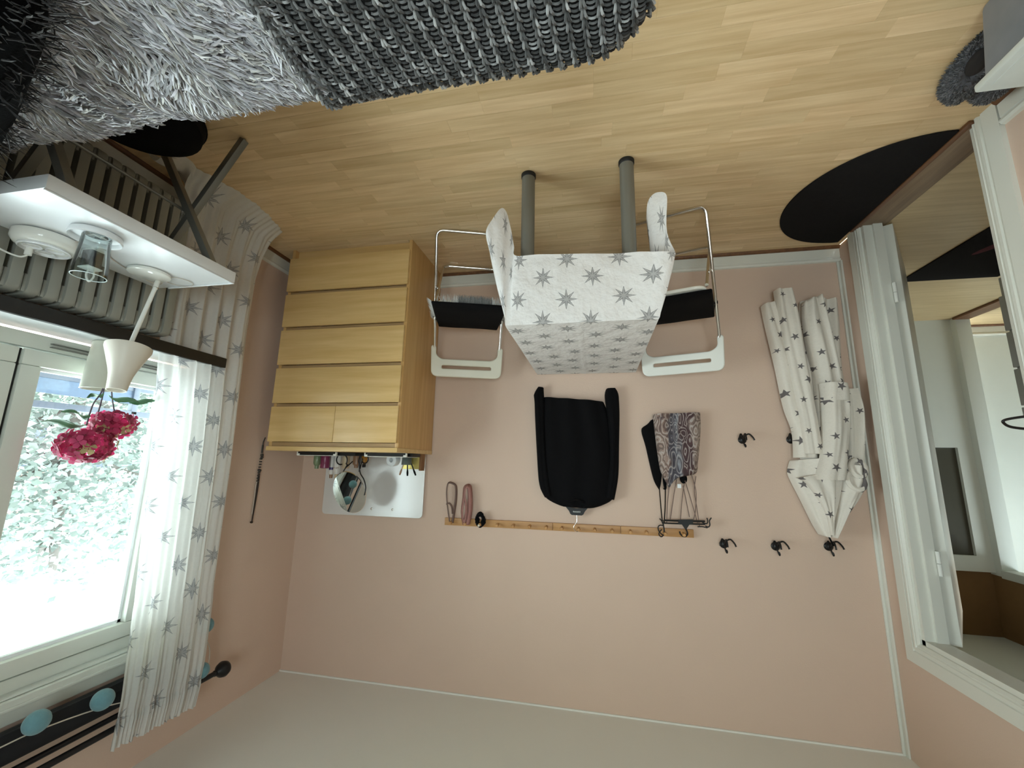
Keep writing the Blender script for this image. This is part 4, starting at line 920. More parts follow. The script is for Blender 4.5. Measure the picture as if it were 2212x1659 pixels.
# (glint along the glass rim, painted as an opaque pale ring)
# round white device (cable reel / socket drum)
dv = thing('round_extension_socket', 'round white socket drum with open rings at the back of the tray', 'socket', (1.712, 0.895, TZ))
c_ = V(1.705, 0.90, TZ)
MB().lathe([(0.070, 0), (0.078, 0.004), (0.078, 0.024), (0.070, 0.036), (0.058, 0.040), (0, 0.040)], c_, 44).build('drum', M['white_plastic'], dv)
m = MB(); m.lathe([(0.058, 0.038), (0.060, 0.045), (0.056, 0.047), (0.054, 0.040)], c_, 40, None, True)
m.build('top_ring', M['white_matte'], dv)
for a in (0.6, 2.7, 4.8):
    q = c_ + V(0.028 * math.cos(a), 0.028 * math.sin(a), 0); MB().lathe([(0.019, 0.0395), (0.0225, 0.046), (0.0195, 0.046), (0.017, 0.0405)], q, 26, None, True).build('socket_ring', M['white_matte'], dv)
q = c_ + V(0.028, -0.02, 0.04); MB().tube([q, q + V(0, 0, .028)], 0.009, 12).build('plug', M['white_plastic'], dv)
MB().tube(smooth_path([q + V(0, 0, .028), q + V(.02, -.01, .036), q + V(.05, -.045, .02), q + V(.06, -.09, -.02), q + V(.04, -.16, -.036)], 8), 0.0028, 8).build('cord', M['white_plastic'], dv)
bk = thing('small_black_box', 'small black box with white base beside the drinking glass', 'box', (1.655, 0.99, TZ))
MB().box(1.635, 1.675, 0.975, 1.012, TZ + 0.004, TZ + 0.062).build('box_body', M['black_plastic'], bk, bevel=0.003)
MB().box(1.632, 1.678, 0.972, 1.015, TZ, TZ + 0.005).build('box_foot', M['white_plastic'], bk, bevel=0.001); MB().box(1.632, 1.678, 0.972, 1.015, TZ + 0.062, TZ + 0.067).build('box_lid', M['white_plastic'], bk, bevel=0.001)
MB().tube(smooth_path([(1.652, 0.99, TZ + .066), (1.652, 0.985, TZ + .09), (1.652, 0.995, TZ + .11), (1.652, 1.006, TZ + .09), (1.652, 1.002, TZ + .066)], 6), 0.003, 8).build('clear_hook', M['white_plastic'], bk)
# dark round floor cushion half under the throw
m = MB(); m.lathe([(0, 0), (0.17, 0.0), (0.20, 0.02), (0.212, 0.06), (0.205, 0.10), (0.17, 0.125), (0.0, 0.13)], (1.585, 0.97, 0.001), 40)
pf = tag(m.build('floor_cushion', M['black_cloth']), 'round black floor cushion under the side table', 'cushion')
MB().tube([(1.585 + 0.209 * math.cos(a), 0.97 + 0.209 * math.sin(a), 0.062) for a in [2 * PI * i / 60 for i in range(60)]], 0.006, 8, True).build('piping', M['black_cloth'], pf)

# ================================================================== POT AND FLOWERS
pp = [(0.0, 0.0), (0.050, 0.0), (0.053, 0.003), (0.0625, 0.186), (0.0635, 0.188), (0.0615, 0.189), (0.059, 0.186), (0.052, 0.03), (0.0, 0.028)]
PC = V(1.905, 1.262, 0.8385)
m = MB(); m.lathe(pp, PC, 40); tag(m.build('flower_pot', M['ceramic']), 'plain cream pot standing on the window sill', 'pot')
fb_ = thing('hydrangea_bouquet', 'crimson artificial hydrangeas with green leaves in the cream pot', 'flowers', PC + V(0, 0, 0.03))
def stem(pts): MB().tube(smooth_path(pts, 8), 0.0026, 7).build('stem', M['stem'], fb_)
stem([PC + V(0, 0, .03), PC + V(0.0, 0.005, .18), (1.905, 1.245, 1.09), (1.90, 1.235, 1.17)])
stem([PC + V(.01, .01, .03), PC + V(0.005, 0.012, .18), (1.905, 1.27, 1.08), (1.90, 1.262, 1.14)])
stem([PC + V(.01, .02, .03), PC + V(0.0, 0.035, .18), (1.90, 1.31, 1.08), (1.90, 1.325, 1.12)])
def flower_head(c_, rx, ry, rz, n, nm, seed):
    rg = random.Random(seed); m = MB(); c_ = Vector(c_)
    for q in range(n):
        d_ = V(rg.gauss(0, 1), rg.gauss(0, 1), rg.gauss(0, 1)).normalized(); s_ = rg.uniform(.72, 1.0); p = c_ + V(d_.x * rx, d_.y * ry, d_.z * rz) * s_
        a = d_.cross(V(.3, .5, .8)).normalized(); b_ = d_.cross(a); ph = rg.uniform(0, 1.5); sz = rg.uniform(.017, .025)
        base = rg.choice(((.42, .02, .09), (.55, .03, .13), (.34, .012, .06), (.66, .07, .20), (.6, .04, .16))) if rg.random() > .05 else (.55, .5, .25)
        for k_ in range(4):
            t = ph + k_ * PI / 2; e1 = a * math.cos(t) + b_ * math.sin(t); e2 = d_.cross(e1); up = d_ * sz * rg.uniform(.05, .4)
            vs = [p, p + e1 * sz * .5 + e2 * sz * .42 + up * .5, p + e1 * sz * 1.0 + e2 * sz * .3 + up, p + e1 * sz * 1.05 - e2 * sz * .3 + up, p + e1 * sz * .5 - e2 * sz * .42 + up * .5]
            m.add(vs, [(0, 1, 2, 3, 4)], None, base)
        m.ball(p + d_ * .003, .002, None, None, 5, 4)
        for i in range(len(m.c) - 25, len(m.c)): m.c[i] = (.3, .05, .08)
    o = m.build(nm, M['petal'], fb_, smooth=False, attr=True); o['kind'] = 'stuff'
flower_head((1.90, 1.325, 1.155), .055, .082, .05, 75, 'flower_head', 3)
flower_head((1.90, 1.25, 1.245), .075, .092, .062, 120, 'flower_head', 4)
def leaf(p0, p1, w, droop, roll=0.0):
    p0, p1 = Vector(p0), Vector(p1); t = (p1 - p0); l = t.length; t.normalize(); s_ = t.cross(V(0, 0, 1)).normalized(); s_ = (Matrix.Rotation(roll, 3, t) @ s_); up = s_.cross(t)
    m = MB()
    def f(a, b_):
        ww = w * (math.sin(PI * min(a * 0.92 + .06, 1)) ** .8) * (1 + .08 * math.sin(a * 30)); u = (b_ - .5) * 2
        return p0 + t * l * a + s_ * ww * u + up * (abs(u) * ww * .35 + .008 * math.sin(a * 7) + droop * a * a * -l)
    m.grid(f, 14, 6); m.build('leaf', M['leaf'], fb_, solid=0.0008)
leaf((1.895, 1.285, 1.045), (1.885, 1.40, 1.055), .022, .0, .5); leaf((1.89, 1.345, 1.055), (1.885, 1.475, 1.045), .020, .05, .4)
leaf((1.90, 1.24, 1.13), (1.89, 1.15, 1.115), .020, -.1, -.4); leaf((1.90, 1.235, 1.165), (1.90, 1.10, 1.165), .022, .02, .3); leaf((1.90, 1.27, 1.04), (1.93, 1.235, 1.06), .012, .0, .6)

# ================================================================== ON THE CHEST
TOPZ = 1.236
pn = thing('mirror_panel', 'frameless glossy panel with rounded corners leaning on the wall over the chest', 'mirror', (1.42, 2.54, TOPZ))
plate('panel', rrect(-0.352, 0.348, 0.0, 0.393, 0.028), [], 0.006, 0.0015, M['panel'], pn, Matrix.Translation((0.002, 0.0, 0.0)) @ Matrix.Rotation(math.radians(90), 4, 'X'))
for x in (1.27, 1.415): MB().lathe([(0.0, 0), (0.007, 0), (0.007, 0.004), (0.004, 0.006), (0, 0.006)], (x, 2.537, 1.585), 14, (0, -1, 0)).build('screw', M['chrome'], pn)
def tray(x0, x1, y0, y1, label):
    t = thing('shallow_tray', label, 'tray', ((x0 + x1) / 2, (y0 + y1) / 2, TOPZ), 0, 'shallow black trays on the chest')
    m = MB(); m.box(x0, x1, y0, y1, TOPZ + 0.0005, TOPZ + 0.004); m.box(x0, x1, y0, y0 + 0.003, TOPZ + .004, TOPZ + .020); m.box(x0, x1, y1 - 0.003, y1, TOPZ + .004, TOPZ + .020); m.box(x0, x0 + .003, y0, y1, TOPZ + .004, TOPZ + .020); m.box(x1 - .003, x1, y0, y1, TOPZ + .004, TOPZ + .020)
    m.build('tray_body', M['black_plastic'], t)
    m = MB(); m.box(x0 - .003, x1 + .003, y0 - .002, y0 + .005, TOPZ + .020, TOPZ + .0235); m.box(x0 - .003, x1 + .003, y1 - .005, y1 + .002, TOPZ + .020, TOPZ + .0235); m.box(x0 - .003, x0 + .004, y0, y1, TOPZ + .020, TOPZ + .0235); m.box(x1 - .004, x1 + .003, y0, y1, TOPZ + .020, TOPZ + .0235); m.build('tray_rim', M['white_plastic'], t, bevel=.001)
    for x in (x0, x1):
        s_ = 1 if x == x1 else -1; q = MB(); q.box(x - .001 if s_ > 0 else x - .006, x + .006 if s_ > 0 else x + .001, y0 - .002, y0 + .012, TOPZ + .001, TOPZ + .022); q.box(x - .014 if s_ > 0 else x, x if s_ > 0 else x + .014, y0 - .0025, y0 - .0005, TOPZ + .011, TOPZ + .0205); q.build('corner_clip', M['white_plastic'], t, bevel=.001)
tray(1.512, 1.765, 2.24, 2.40, 'shallow black tray with white clips under the bottles')
tray(1.065, 1.318, 2.24, 2.40, 'shallow black tray with white clips in front of the gold box')
MB_ = MB().box(1.395, 1.50, 2.26, 2.36, TOPZ + .0005, TOPZ + .020)
tag(MB_.build('black_case', M['black_plastic'], bevel=.002), 'flat black case between the two trays under the oval mirror', 'case')
MB_ = MB().box(0.99 + 0.047, 1.058, 2.27, 2.38, TOPZ + .0005, TOPZ + .020)
tag(MB_.build('black_case', M['black_plastic'], bevel=.002), 'small flat black case at the table end of the chest top', 'case')
BZ = TOPZ + 0.0045
def bottle(name, label, cat, prof, c_, m_, parts=()):
    t = thing(name, label, cat, c_)
    MB().lathe(prof, c_, 24).build('body', m_, t)
    for (nm, pr, mm) in parts: MB().lathe(pr, c_, 20).build(nm, mm, t)
    return t
bottle('green_bottle', 'short green bottle standing at the window end of the chest', 'bottle', [(0, 0), (.018, 0), (.021, .006), (.021, .055), (.016, .066), (.012, .070), (0, .072)], V(1.672, 2.30, BZ + .008), M['green'], [('cap', [(.012, .070), (.012, .088), (0, .089)], M['green'])])
bottle('magenta_pot', 'magenta jar beside the green bottle on the chest', 'jar', [(0, 0), (.024, 0), (.026, .005), (.026, .07), (.022, .076), (0, .078)], V(1.617, 2.30, BZ + .008), M['magenta'], [('lid', [(.0265, .060), (.0265, .082), (.02, .085), (0, .085)], M['magenta'])])
bottle('white_tube', 'white tube with purple band beside the magenta jar', 'tube', [(0, 0), (.013, 0), (.013, .018), (.0145, .02), (.0155, .12), (.011, .128), (0, .128)], V(1.606, 2.355, BZ + .002), M['tube_white'], [('purple_band', [(.0158, .085), (.0158, .100)], M['purple']), ('cap', [(.0105, .126), (.0095, .150), (0, .151)], M['brown_tube'])])
t = bottle('lotion_tube', 'tall white lotion tube with printed band behind the magenta jar', 'tube', [(0, 0), (.019, 0), (.021, .01), (.022, .10), (.021, .124), (0, .126)], V(1.562, 2.345, BZ + .002), M['tube_white'], [('cap', [(.012, .126), (.012, .15), (0, .151)], M['beige'])])
def text(body, size, mtx, m_, parent, name='lettering'):
    cu = bpy.data.curves.new('txt', 'FONT'); cu.body = body; cu.size = size; cu.align_x = 'CENTER'; cu.align_y = 'CENTER'; cu.extrude = 0.0002
    o = bpy.data.objects.new('txt', cu); COL.objects.link(o); dg = bpy.context.evaluated_depsgraph_get(); me = bpy.data.meshes.new_from_object(o.evaluated_get(dg)); bpy.data.objects.remove(o); bpy.data.curves.remove(cu)
    me.transform(mtx); me.materials.clear(); me.materials.append(m_); q = bpy.data.objects.new(name, me); q.parent = parent; COL.objects.link(q); return q
text('ulric', 0.019, Matrix.Translation((-0.006, -0.0215, 0.088)) @ Matrix.Rotation(math.radians(-14), 4, 'Z') @ Matrix.Rotation(math.radians(90), 4, 'X'), M['brown_tube'], t)
bottle('beige_tube', 'beige tube standing behind the oval mirror scroll', 'tube', [(0, 0), (.018, 0), (.02, .008), (.0215, .085), (.018, .092), (0, .093)], V(1.513, 2.36, BZ), M['beige'])
bottle('brown_bottle', 'brown bottle behind the oval mirror stand', 'bottle', [(0, 0), (.020, 0), (.022, .006), (.022, .07), (.012, .08), (.012, .092), (0, .093)], V(1.462, 2.39, TOPZ), M['brown_tube'])
bottle('amber_perfume', 'amber perfume bottle behind the oval mirror', 'bottle', [(0, 0), (.016, 0), (.018, .004), (.018, .055), (.008, .062), (.008, .072), (0, .073)], V(1.415, 2.40, TOPZ), M['amber'], [('cap', [(.009, .068), (.0105, .07), (.0105, .088), (0, .089)], M['black_plastic'])])
# roll of tape, gold box, cup with brushes
m = MB(); m.lathe([(0.014, -0.02), (0.036, -0.02), (0.038, -0.018), (0.038, 0.018), (0.036, 0.02), (0.014, 0.02)], (1.20, 2.36, TOPZ + 0.038), 36, (0.25, -0.95, 0.1), True)
tag(m.build('white_roll', M['white_matte']), 'white roll lying on edge in front of the mirror panel', 'roll')
gb = thing('gold_box', 'gold foil box behind the brush cup on the chest', 'box', (1.09, 2.44, TOPZ))
MB().box(1.055, 1.160, 2.41, 2.46, TOPZ, TOPZ + 0.092).build('box_body', M['gold'], gb, bevel=.002)
MB().box(1.040, 1.055, 2.41, 2.46, TOPZ, TOPZ + 0.100).build('side_flap', M['brown_card'], gb, bevel=.001)
m = MB(); m.lathe([(0, 0), (.024, 0), (.026, .004), (.031, .062), (.029, .062), (.024, .008), (0, .008)], V(1.112, 2.36, BZ), 28)
tag(m.build('brush_cup', M['grey_cup']), 'smoked cup holding three makeup brushes', 'cup')
def brush(b0, b1, m1, m2, label):
    b0, b1 = Vector(b0), Vector(b1); t = thing('makeup_brush', label, 'brush', b0)
    MB().tube([b0, b0.lerp(b1, .7)], [.003, .0042], 10).build('handle', m1, t); MB().tube([b0.lerp(b1, .7), b0.lerp(b1, .85), b1], [.0042, .006, .0045], 10).build('bristles', m2, t)
brush((1.118, 2.36, BZ + .01), (1.150, 2.355, BZ + .122), M['beige'], M['brown_tube'], 'makeup brush with pale handle leaning to the window side')
brush((1.110, 2.36, BZ + .01), (1.100, 2.355, BZ + .126), M['black_plastic'], M['black_cloth'], 'black makeup brush standing upright in the middle of the cup')
brush((1.105, 2.365, BZ + .01), (1.050, 2.36, BZ + .122), M['black_plastic'], M['black_cloth'], 'black makeup brush leaning to the table side')
# oval table mirror on wrought wire stand
om = thing('oval_mirror', 'oval table mirror on a black scrolled wire stand', 'mirror', (1.447, 2.30, TOPZ))
oc = V(1.447, 2.32, 1.470); tilt = math.radians(17)
e1 = V(math.cos(tilt), 0, math.sin(tilt)); e2 = V(-math.sin(tilt), 0.0, math.cos(tilt))
def rot_m(q): return q
yaw = Matrix.Rotation(math.radians(-8), 3, 'Z') @ Matrix.Rotation(math.radians(-16), 3, 'X')
def el(a, k_, dy): return oc + yaw @ (e1 * (0.098 * k_ * math.cos(a)) + e2 * (0.130 * k_ * math.sin(a)) + V(0, dy, 0))
N_ = 64; m = MB(); vs = [el(2 * PI * i / N_, .975, -.004) for i in range(N_)]; m.add(vs, [tuple(range(N_ - 1, -1, -1))]); m.build('mirror_glass', M['mirror'], om, smooth=False)
m = MB(); m.add([el(2 * PI * i / N_, .975, -.0038) for i in range(N_)] + [el(2 * PI * i / N_, 1.0, 0) for i in range(N_)] + [el(2 * PI * i / N_, .98, .006) for i in range(N_)], [(i, (i + 1) % N_, N_ + (i + 1) % N_, N_ + i) for i in range(N_)] + [(N_ + i, N_ + (i + 1) % N_, 2 * N_ + (i + 1) % N_, 2 * N_ + i) for i in range(N_)] + [tuple(2 * N_ + i for i in range(N_))])
m.build('rim', M['chrome'], om)
def spiral(c_, r0, r1, a0, a1, n=40): return [V(c_[0] + (r0 + (r1 - r0) * i / n) * math.cos(a0 + (a1 - a0) * i / n), c_[1], c_[2] + (r0 + (r1 - r0) * i / n) * math.sin(a0 + (a1 - a0) * i / n)) for i in range(n + 1)]
arm = smooth_path([(1.352, 2.325, 1.485), (1.350, 2.33, 1.44), (1.366, 2.33, 1.395), (1.392, 2.33, 1.36), (1.405, 2.33, 1.32)], 8)
MB().tube(arm + spiral((1.372, 2.325, 1.278), 0.040, 0.012, 0.6, -6.8), 0.0036, 8).build('scroll_foot', M['black_metal'], om)
MB().tube(smooth_path([(1.405, 2.335, 1.35), (1.404, 2.335, 1.28), (1.398, 2.335, 1.242), (1.38, 2.33, 1.240), (1.36, 2.32, 1.262)], 8), 0.0036, 8).build('upright', M['black_metal'], om)
arm = smooth_path([(1.545, 2.325, 1.45), (1.535, 2.33, 1.40), (1.505, 2.33, 1.345), (1.482, 2.325, 1.31)], 8)
MB().tube(arm + spiral((1.520, 2.315, 1.282), 0.0415, 0.026, 2.6, 8.2), 0.0036, 8).build('scroll_foot', M['black_metal'], om)
MB().tube(smooth_path([(1.40, 2.335, 1.33), (1.447, 2.42, 1.245), (1.50, 2.335, 1.33)], 8), 0.0032, 8).build('rear_foot', M['black_metal'], om)

# ================================================================== COAT RAILS AND WHAT HANGS ON THEM
pegs = [[0.872, 0.779, 0.686, 0.582, 0.486, 0.388, 0.290], [0.200, 0.104, 0.013, -0.083], [-0.182, -0.269, -0.366, -0.463]]
ends = [(0.921, 0.2555), (0.2535, -0.1295), (-0.1315, -0.520)]
lab = ['pine peg rail nearest the chest, its pegs holding pink bands', 'pine peg rail in the middle, holding the black shirt', 'pine peg rail nearest the robe, holding strappy tops']
for i in range(3):
    t = thing('peg_rail', lab[i], 'coat rail', ((ends[i][0] + ends[i][1]) / 2, D - .009, 1.62), 0, 'peg rails on the back wall')
    MB().box(ends[i][1], ends[i][0], D - 0.018, D, 1.619, 1.662).build('board', M['pine'], t, bevel=.002)
    for x in pegs[i]: MB().lathe([(.007, 0), (.0065, .018), (.009, .026), (.0105, .034), (.008, .042), (0, .043)], (x, D - .018, 1.640), 14, (0, -1, 0.12)).build('peg', M['pine'], t)
def sheet(m, left, right, ybase, depth, folds, amp, nu=36, nv=40, uvo=(0, 0), phase=0.0, flat_top=False):
    """closed hanging cloth: left/right outlines (x,z) from top to bottom, puffed depth towards the room, vertical folds"""
    def samp(tab, t):
        n = len(tab) - 1; s_ = t * n; i = min(int(s_), n - 1); f = s_ - i; p = smooth_tab[id(tab)] if False else None
        a, b_ = tab[i], tab[i + 1]; return (a[0] + (b_[0] - a[0]) * f, a[1] + (b_[1] - a[1]) * f)
    def resamp(tab, n=24):
        P = smooth_path([(a, 0, b_) for a, b_ in tab], 6); Ls = [0]
        for a, b_ in zip(P, P[1:]): Ls.append(Ls[-1] + (b_ - a).length)
        out_ = []
        for i in range(n + 1):
            tgt = Ls[-1] * i / n; j = max(k_ for k_ in range(len(Ls)) if Ls[k_] <= tgt + 1e-9); j = min(j, len(P) - 2); f = (tgt - Ls[j]) / max(Ls[j + 1] - Ls[j], 1e-9); q = P[j].lerp(P[j + 1], min(f, 1)); out_.append((q.x, q.z))
        return out_
    Lr, Rr = resamp(left), resamp(right)
    def f(a, b_, back=False):
        p, q = samp(Lr, b_), samp(Rr, b_); x = p[0] + (q[0] - p[0]) * a; z = p[1] + (q[1] - p[1]) * a
        if back: return V(x, ybase, z)
        pil = (1 - (2 * a - 1) ** 4) ** 0.5 * depth
        fd = amp * math.sin(2 * PI * folds * a + phase + 1.2 * mn.noise(V(b_ * 2.5, phase, 0))) * (0.35 + 0.65 * b_) + amp * .8 * mn.noise(V(a * 5, b_ * 2.2, phase + 3))
        y_ = ybase - 0.001 - max(pil + fd * (1 - (2 * a - 1) ** 8), 0.0005); 
        return V(x, y_, z)
    m.grid(lambda a, b_: f(a, b_), nu, nv, lambda a, b_, p: (p[0] + uvo[0], p[2] + uvo[1]))
    m.grid(lambda a, b_: f(a, b_, True), nu, nv)
    for e_ in (0.0, 1.0):
        m.grid(lambda a, b_, e_=e_: f(e_, a).lerp(f(e_, a, True), b_), nv, 1); m.grid(lambda a, b_, e_=e_: f(a, e_).lerp(f(a, e_, True), b_), nu, 1)
    return m
sh_ = thing('black_shirt', 'black long sleeved shirt hanging on the middle peg rail', 'shirt', (0.11, D - .04, 0.81))
YS = D - 0.012
m = sheet(MB(), [(0.166, 1.512), (0.205, 1.521), (0.30, 1.476), (0.322, 1.40), (0.325, 1.2), (0.322, 1.0), (0.316, 0.875)], [(0.064, 1.512), (0.02, 1.527), (-0.09, 1.476), (-0.103, 1.40), (-0.098, 1.2), (-0.082, 1.0), (-0.05, 0.905)], YS, 0.045, 3.0, 0.008)
m.build('body', M['black_cloth'], sh_, weld=True, angle=70)
m = sheet(MB(), [(0.30, 1.475), (0.335, 1.40), (0.352, 1.2), (0.364, 1.0), (0.368, 0.9), (0.372, 0.855), (0.345, 0.815)], [(0.255, 1.46), (0.275, 1.35), (0.296, 1.2), (0.305, 1.0), (0.306, 0.9), (0.310, 0.86), (0.312, 0.815)], YS - .012, 0.04, 1.0, 0.006, 14, 36)
m.build('sleeve', M['black_cloth'], sh_, weld=True, angle=70)
m = sheet(MB(), [(-0.05, 1.46), (-0.07, 1.35), (-0.082, 1.2), (-0.072, 1.0), (-0.062, 0.92), (-0.058, 0.86), (-0.066, 0.832)], [(-0.10, 1.475), (-0.126, 1.34), (-0.135, 1.155), (-0.142, 1.0), (-0.142, 0.92), (-0.139, 0.855), (-0.124, 0.826)], YS - .012, 0.042, 1.0, 0.006, 14, 36)
m.build('sleeve', M['black_cloth'], sh_, weld=True, angle=70)
MB().tube(smooth_path([(0.175, YS - .03, 1.506), (0.155, YS - .05, 1.492), (0.115, YS - .055, 1.480), (0.078, YS - .05, 1.49), (0.058, YS - .03, 1.506)], 6), 0.006, 8).build('collar', M['black_cloth'], sh_)
hg = thing('shirt_hanger', 'black plastic hanger with silver hook inside the black shirt', 'hanger', (0.114, D - .045, 1.52))
HY = D - 0.034
prof = [(0.200, 1.513), (0.176, 1.524), (0.158, 1.545), (0.151, 1.561), (0.142, 1.567), (0.086, 1.568), (0.076, 1.562), (0.068, 1.546), (0.052, 1.527), (0.03, 1.515), (0.06, 1.512), (0.085, 1.526), (0.114, 1.531), (0.145, 1.526), (0.17, 1.512)]
MB().prism([(a, b_) for a, b_ in prof], lambda u, v_, t_: V(u, t_, v_), HY - .006, HY + .006).build('hanger_body', M['black_plastic'], hg, smooth=False)
MB().tube(smooth_path([(0.114, HY, 1.567), (0.113, HY, 1.60), (0.122, HY, 1.616), (0.131, HY, 1.632), (0.126, HY, 1.652), (0.113, HY, 1.659), (0.101, HY, 1.652)], 8), 0.0021, 8).build('hook', M['silver'], hg)
text('comma', 0.0145, Matrix.Translation((0.0, -.0065 + (HY - (D - .045)), 0.029)) @ Matrix.Rotation(math.radians(90), 4, 'X'), M['white_plastic'], hg)
# strappy tops
pt = thing('patterned_camisole', 'brown and grey paisley strappy top hanging on a black hanger', 'top', (-0.46, D - .05, 0.96))
m = sheet(MB(), [(-0.398, 1.395), (-0.372, 1.34), (-0.357, 1.30), (-0.345, 1.2), (-0.337, 1.095), (-0.329, 0.984)], [(-0.402, 1.39), (-0.45, 1.342), (-0.545, 1.318), (-0.560, 1.265), (-0.586, 1.07), (-0.589, 0.975)], D - 0.03, 0.032, 1.4, 0.012)
m.build('front_panel', M['paisley'], pt, weld=True, angle=70)
for P in ([(-0.399, 1.392), (-0.385, 1.49), (-0.377, 1.59)], [(-0.441, 1.349), (-0.425, 1.42), (-0.412, 1.487), (-0.395, 1.575)], [(-0.479, 1.373), (-0.462, 1.47), (-0.449, 1.572)], [(-0.473, 1.385), (-0.484, 1.46), (-0.497, 1.55)], [(-0.484, 1.355), (-0.51, 1.46), (-0.537, 1.58)], [(-0.52, 1.322), (-0.538, 1.41), (-0.531, 1.507), (-0.514, 1.575)], [(-0.543, 1.33), (-0.53, 1.41), (-0.538, 1.50), (-0.546, 1.595)]):
    MB().tube(smooth_path([(a, D - .045, b_) for a, b_ in P], 6), 0.0024, 6).build('strap', M['taupe'], pt)
MB().box(-0.462, -0.442, D - .05, D - .048, 1.375, 1.397).build('care_label', M['white_matte'], pt, smooth=False)
MB().ball((-0.478, D - .04, 1.345), .02, .008, .028, 10, 8).build('lining', M['black_cloth'], pt)
bt = thing('black_camisole', 'plain black strappy top behind the patterned one', 'top', (-0.33, D - .03, 1.0))
m = sheet(MB(), [(-0.348, 1.41), (-0.324, 1.365), (-0.305, 1.28), (-0.285, 1.17), (-0.264, 1.072), (-0.30, 1.04), (-0.318, 1.018)], [(-0.352, 1.405), (-0.362, 1.37), (-0.37, 1.29), (-0.365, 1.18), (-0.36, 1.1), (-0.355, 1.05), (-0.35, 1.0)], D - 0.012, 0.016, 1, 0.003, 14, 30)
m.build('front_panel', M['black_cloth'], bt, weld=True, angle=70)
for P in ([(-0.349, 1.40), (-0.352, 1.49), (-0.356, 1.578)], [(-0.381, 1.405), (-0.375, 1.5), (-0.366, 1.592)]): MB().tube(smooth_path([(a, D - .03, b_) for a, b_ in P], 6), 0.003, 6).build('strap', M['black_cloth'], bt)
m = sheet(MB(), [(-0.37, 1.40), (-0.378, 1.413), (-0.372, 1.37), (-0.37, 1.3)], [(-0.386, 1.41), (-0.39, 1.40), (-0.39, 1.37), (-0.385, 1.30)], D - 0.014, 0.01, 1, 0.002, 8, 12); m.build('side_panel', M['black_cloth'], bt, weld=True)
hp = thing('clip_hanger', 'black double bar hanger with bent clips holding the strappy tops', 'hanger', (-0.47, D - .045, 1.56))
HY = D - 0.045
for (z, r_) in ((1.588, .004), (1.573, .0052)): MB().tube(round_path([(-0.362, HY, z), (-0.47, HY, z - .001), (-0.575, HY, z - .004)], .01), r_, 8).build('bar', M['black_plastic'], hp)
MB().prism([(-0.437, 1.566), (-0.515, 1.562), (-0.512, 1.585), (-0.494, 1.589), (-0.478, 1.613), (-0.470, 1.613), (-0.455, 1.589), (-0.438, 1.588)], lambda u, v_, t_: V(u, t_, v_), HY - .005, HY + .005).build('centre_plate', M['black_plastic'], hp, smooth=False)
MB().tube(smooth_path([(-0.472, HY, 1.608), (-0.480, HY, 1.625), (-0.482, HY, 1.640), (-0.472, HY, 1.652), (-0.458, HY, 1.652), (-0.446, HY, 1.642), (-0.442, HY, 1.628)], 8), [0.0042] * 49, 8).build('hook', M['black_plastic'], hp)
for P in ([(-0.356, 1.60), (-0.340, 1.60), (-0.330, 1.612), (-0.336, 1.635), (-0.356, 1.65), (-0.362, 1.62), (-0.352, 1.58), (-0.340, 1.565)], [(-0.350, 1.62), (-0.333, 1.645), (-0.345, 1.66), (-0.360, 1.64), (-0.358, 1.58)], [(-0.366, 1.575), (-0.356, 1.575), (-0.352, 1.565)], [(-0.56, 1.575), (-0.582, 1.58), (-0.588, 1.565), (-0.585, 1.55)], [(-0.575, 1.592), (-0.59, 1.597), (-0.598, 1.585), (-0.597, 1.565), (-0.608, 1.548)], [(-0.535, 1.598), (-0.56, 1.597), (-0.585, 1.602)]):
    MB().tube(smooth_path([(a, HY - .004, b_) for a, b_ in P], 6), 0.0032, 7).build('clip_wire', M['black_plastic'], hp)
# fabric bands on the first rail
def band(pts, w, m_, parent, nm):
    P = smooth_path(pts, 8); m = MB(); n = len(P); vs = []
    for i, p in enumerate(P):
        t = (P[min(i + 1, n - 1)] - P[max(i - 1, 0)]).normalized(); s_ = (V(0, 1, 0) * .8 + t.cross(V(0, 1, 0)) * .6).normalized(); vs += [p - s_ * w, p + s_ * w]
    m.add(vs, [(2 * i, 2 * i + 1, 2 * i + 3, 2 * i + 2) for i in range(n - 1)]); return m.build(nm, m_, parent, solid=0.003, angle=80)
t1 = thing('taupe_headband', 'thin taupe band looped over the end peg by the chest', 'headband', (0.875, D - .035, 1.41)); Yb = D - .038
band([(0.880, Yb, 1.645), (0.898, Yb, 1.56), (0.910, Yb, 1.47), (0.903, Yb, 1.412), (0.875, Yb, 1.410), (0.855, Yb + .01, 1.43), (0.848, Yb, 1.50), (0.855, Yb, 1.57), (0.864, Yb, 1.645)], .008, M['taupe'], t1, 'loop')
band([(0.905, Yb - .01, 1.535), (0.885, Yb - .012, 1.53), (0.868, Yb - .012, 1.55), (0.862, Yb - .01, 1.59)], .006, M['taupe'], t1, 'knot')
t2 = thing('pink_headband', 'wide dusty pink band hanging on the second peg', 'headband', (0.775, D - .035, 1.42))
band([(0.792, Yb, 1.652), (0.806, Yb, 1.58), (0.800, Yb, 1.50), (0.797, Yb, 1.44), (0.782, Yb, 1.424), (0.765, Yb, 1.43), (0.757, Yb, 1.5), (0.763, Yb, 1.6), (0.772, Yb, 1.652)], .017, M['pink'], t2, 'loop')
band([(0.785, Yb - .015, 1.64), (0.775, Yb - .02, 1.56), (0.788, Yb - .02, 1.47), (0.778, Yb - .02, 1.43), (0.757, Yb - .015, 1.44), (0.748, Yb - .01, 1.55), (0.760, Yb - .012, 1.645)], .013, M['pink'], t2, 'fold')
t3 = thing('black_scrunchie', 'black gathered hair tie with pale bead on the third peg', 'hair tie', (0.69, D - .04, 1.575)); m = MB(); rg = random.Random(2)
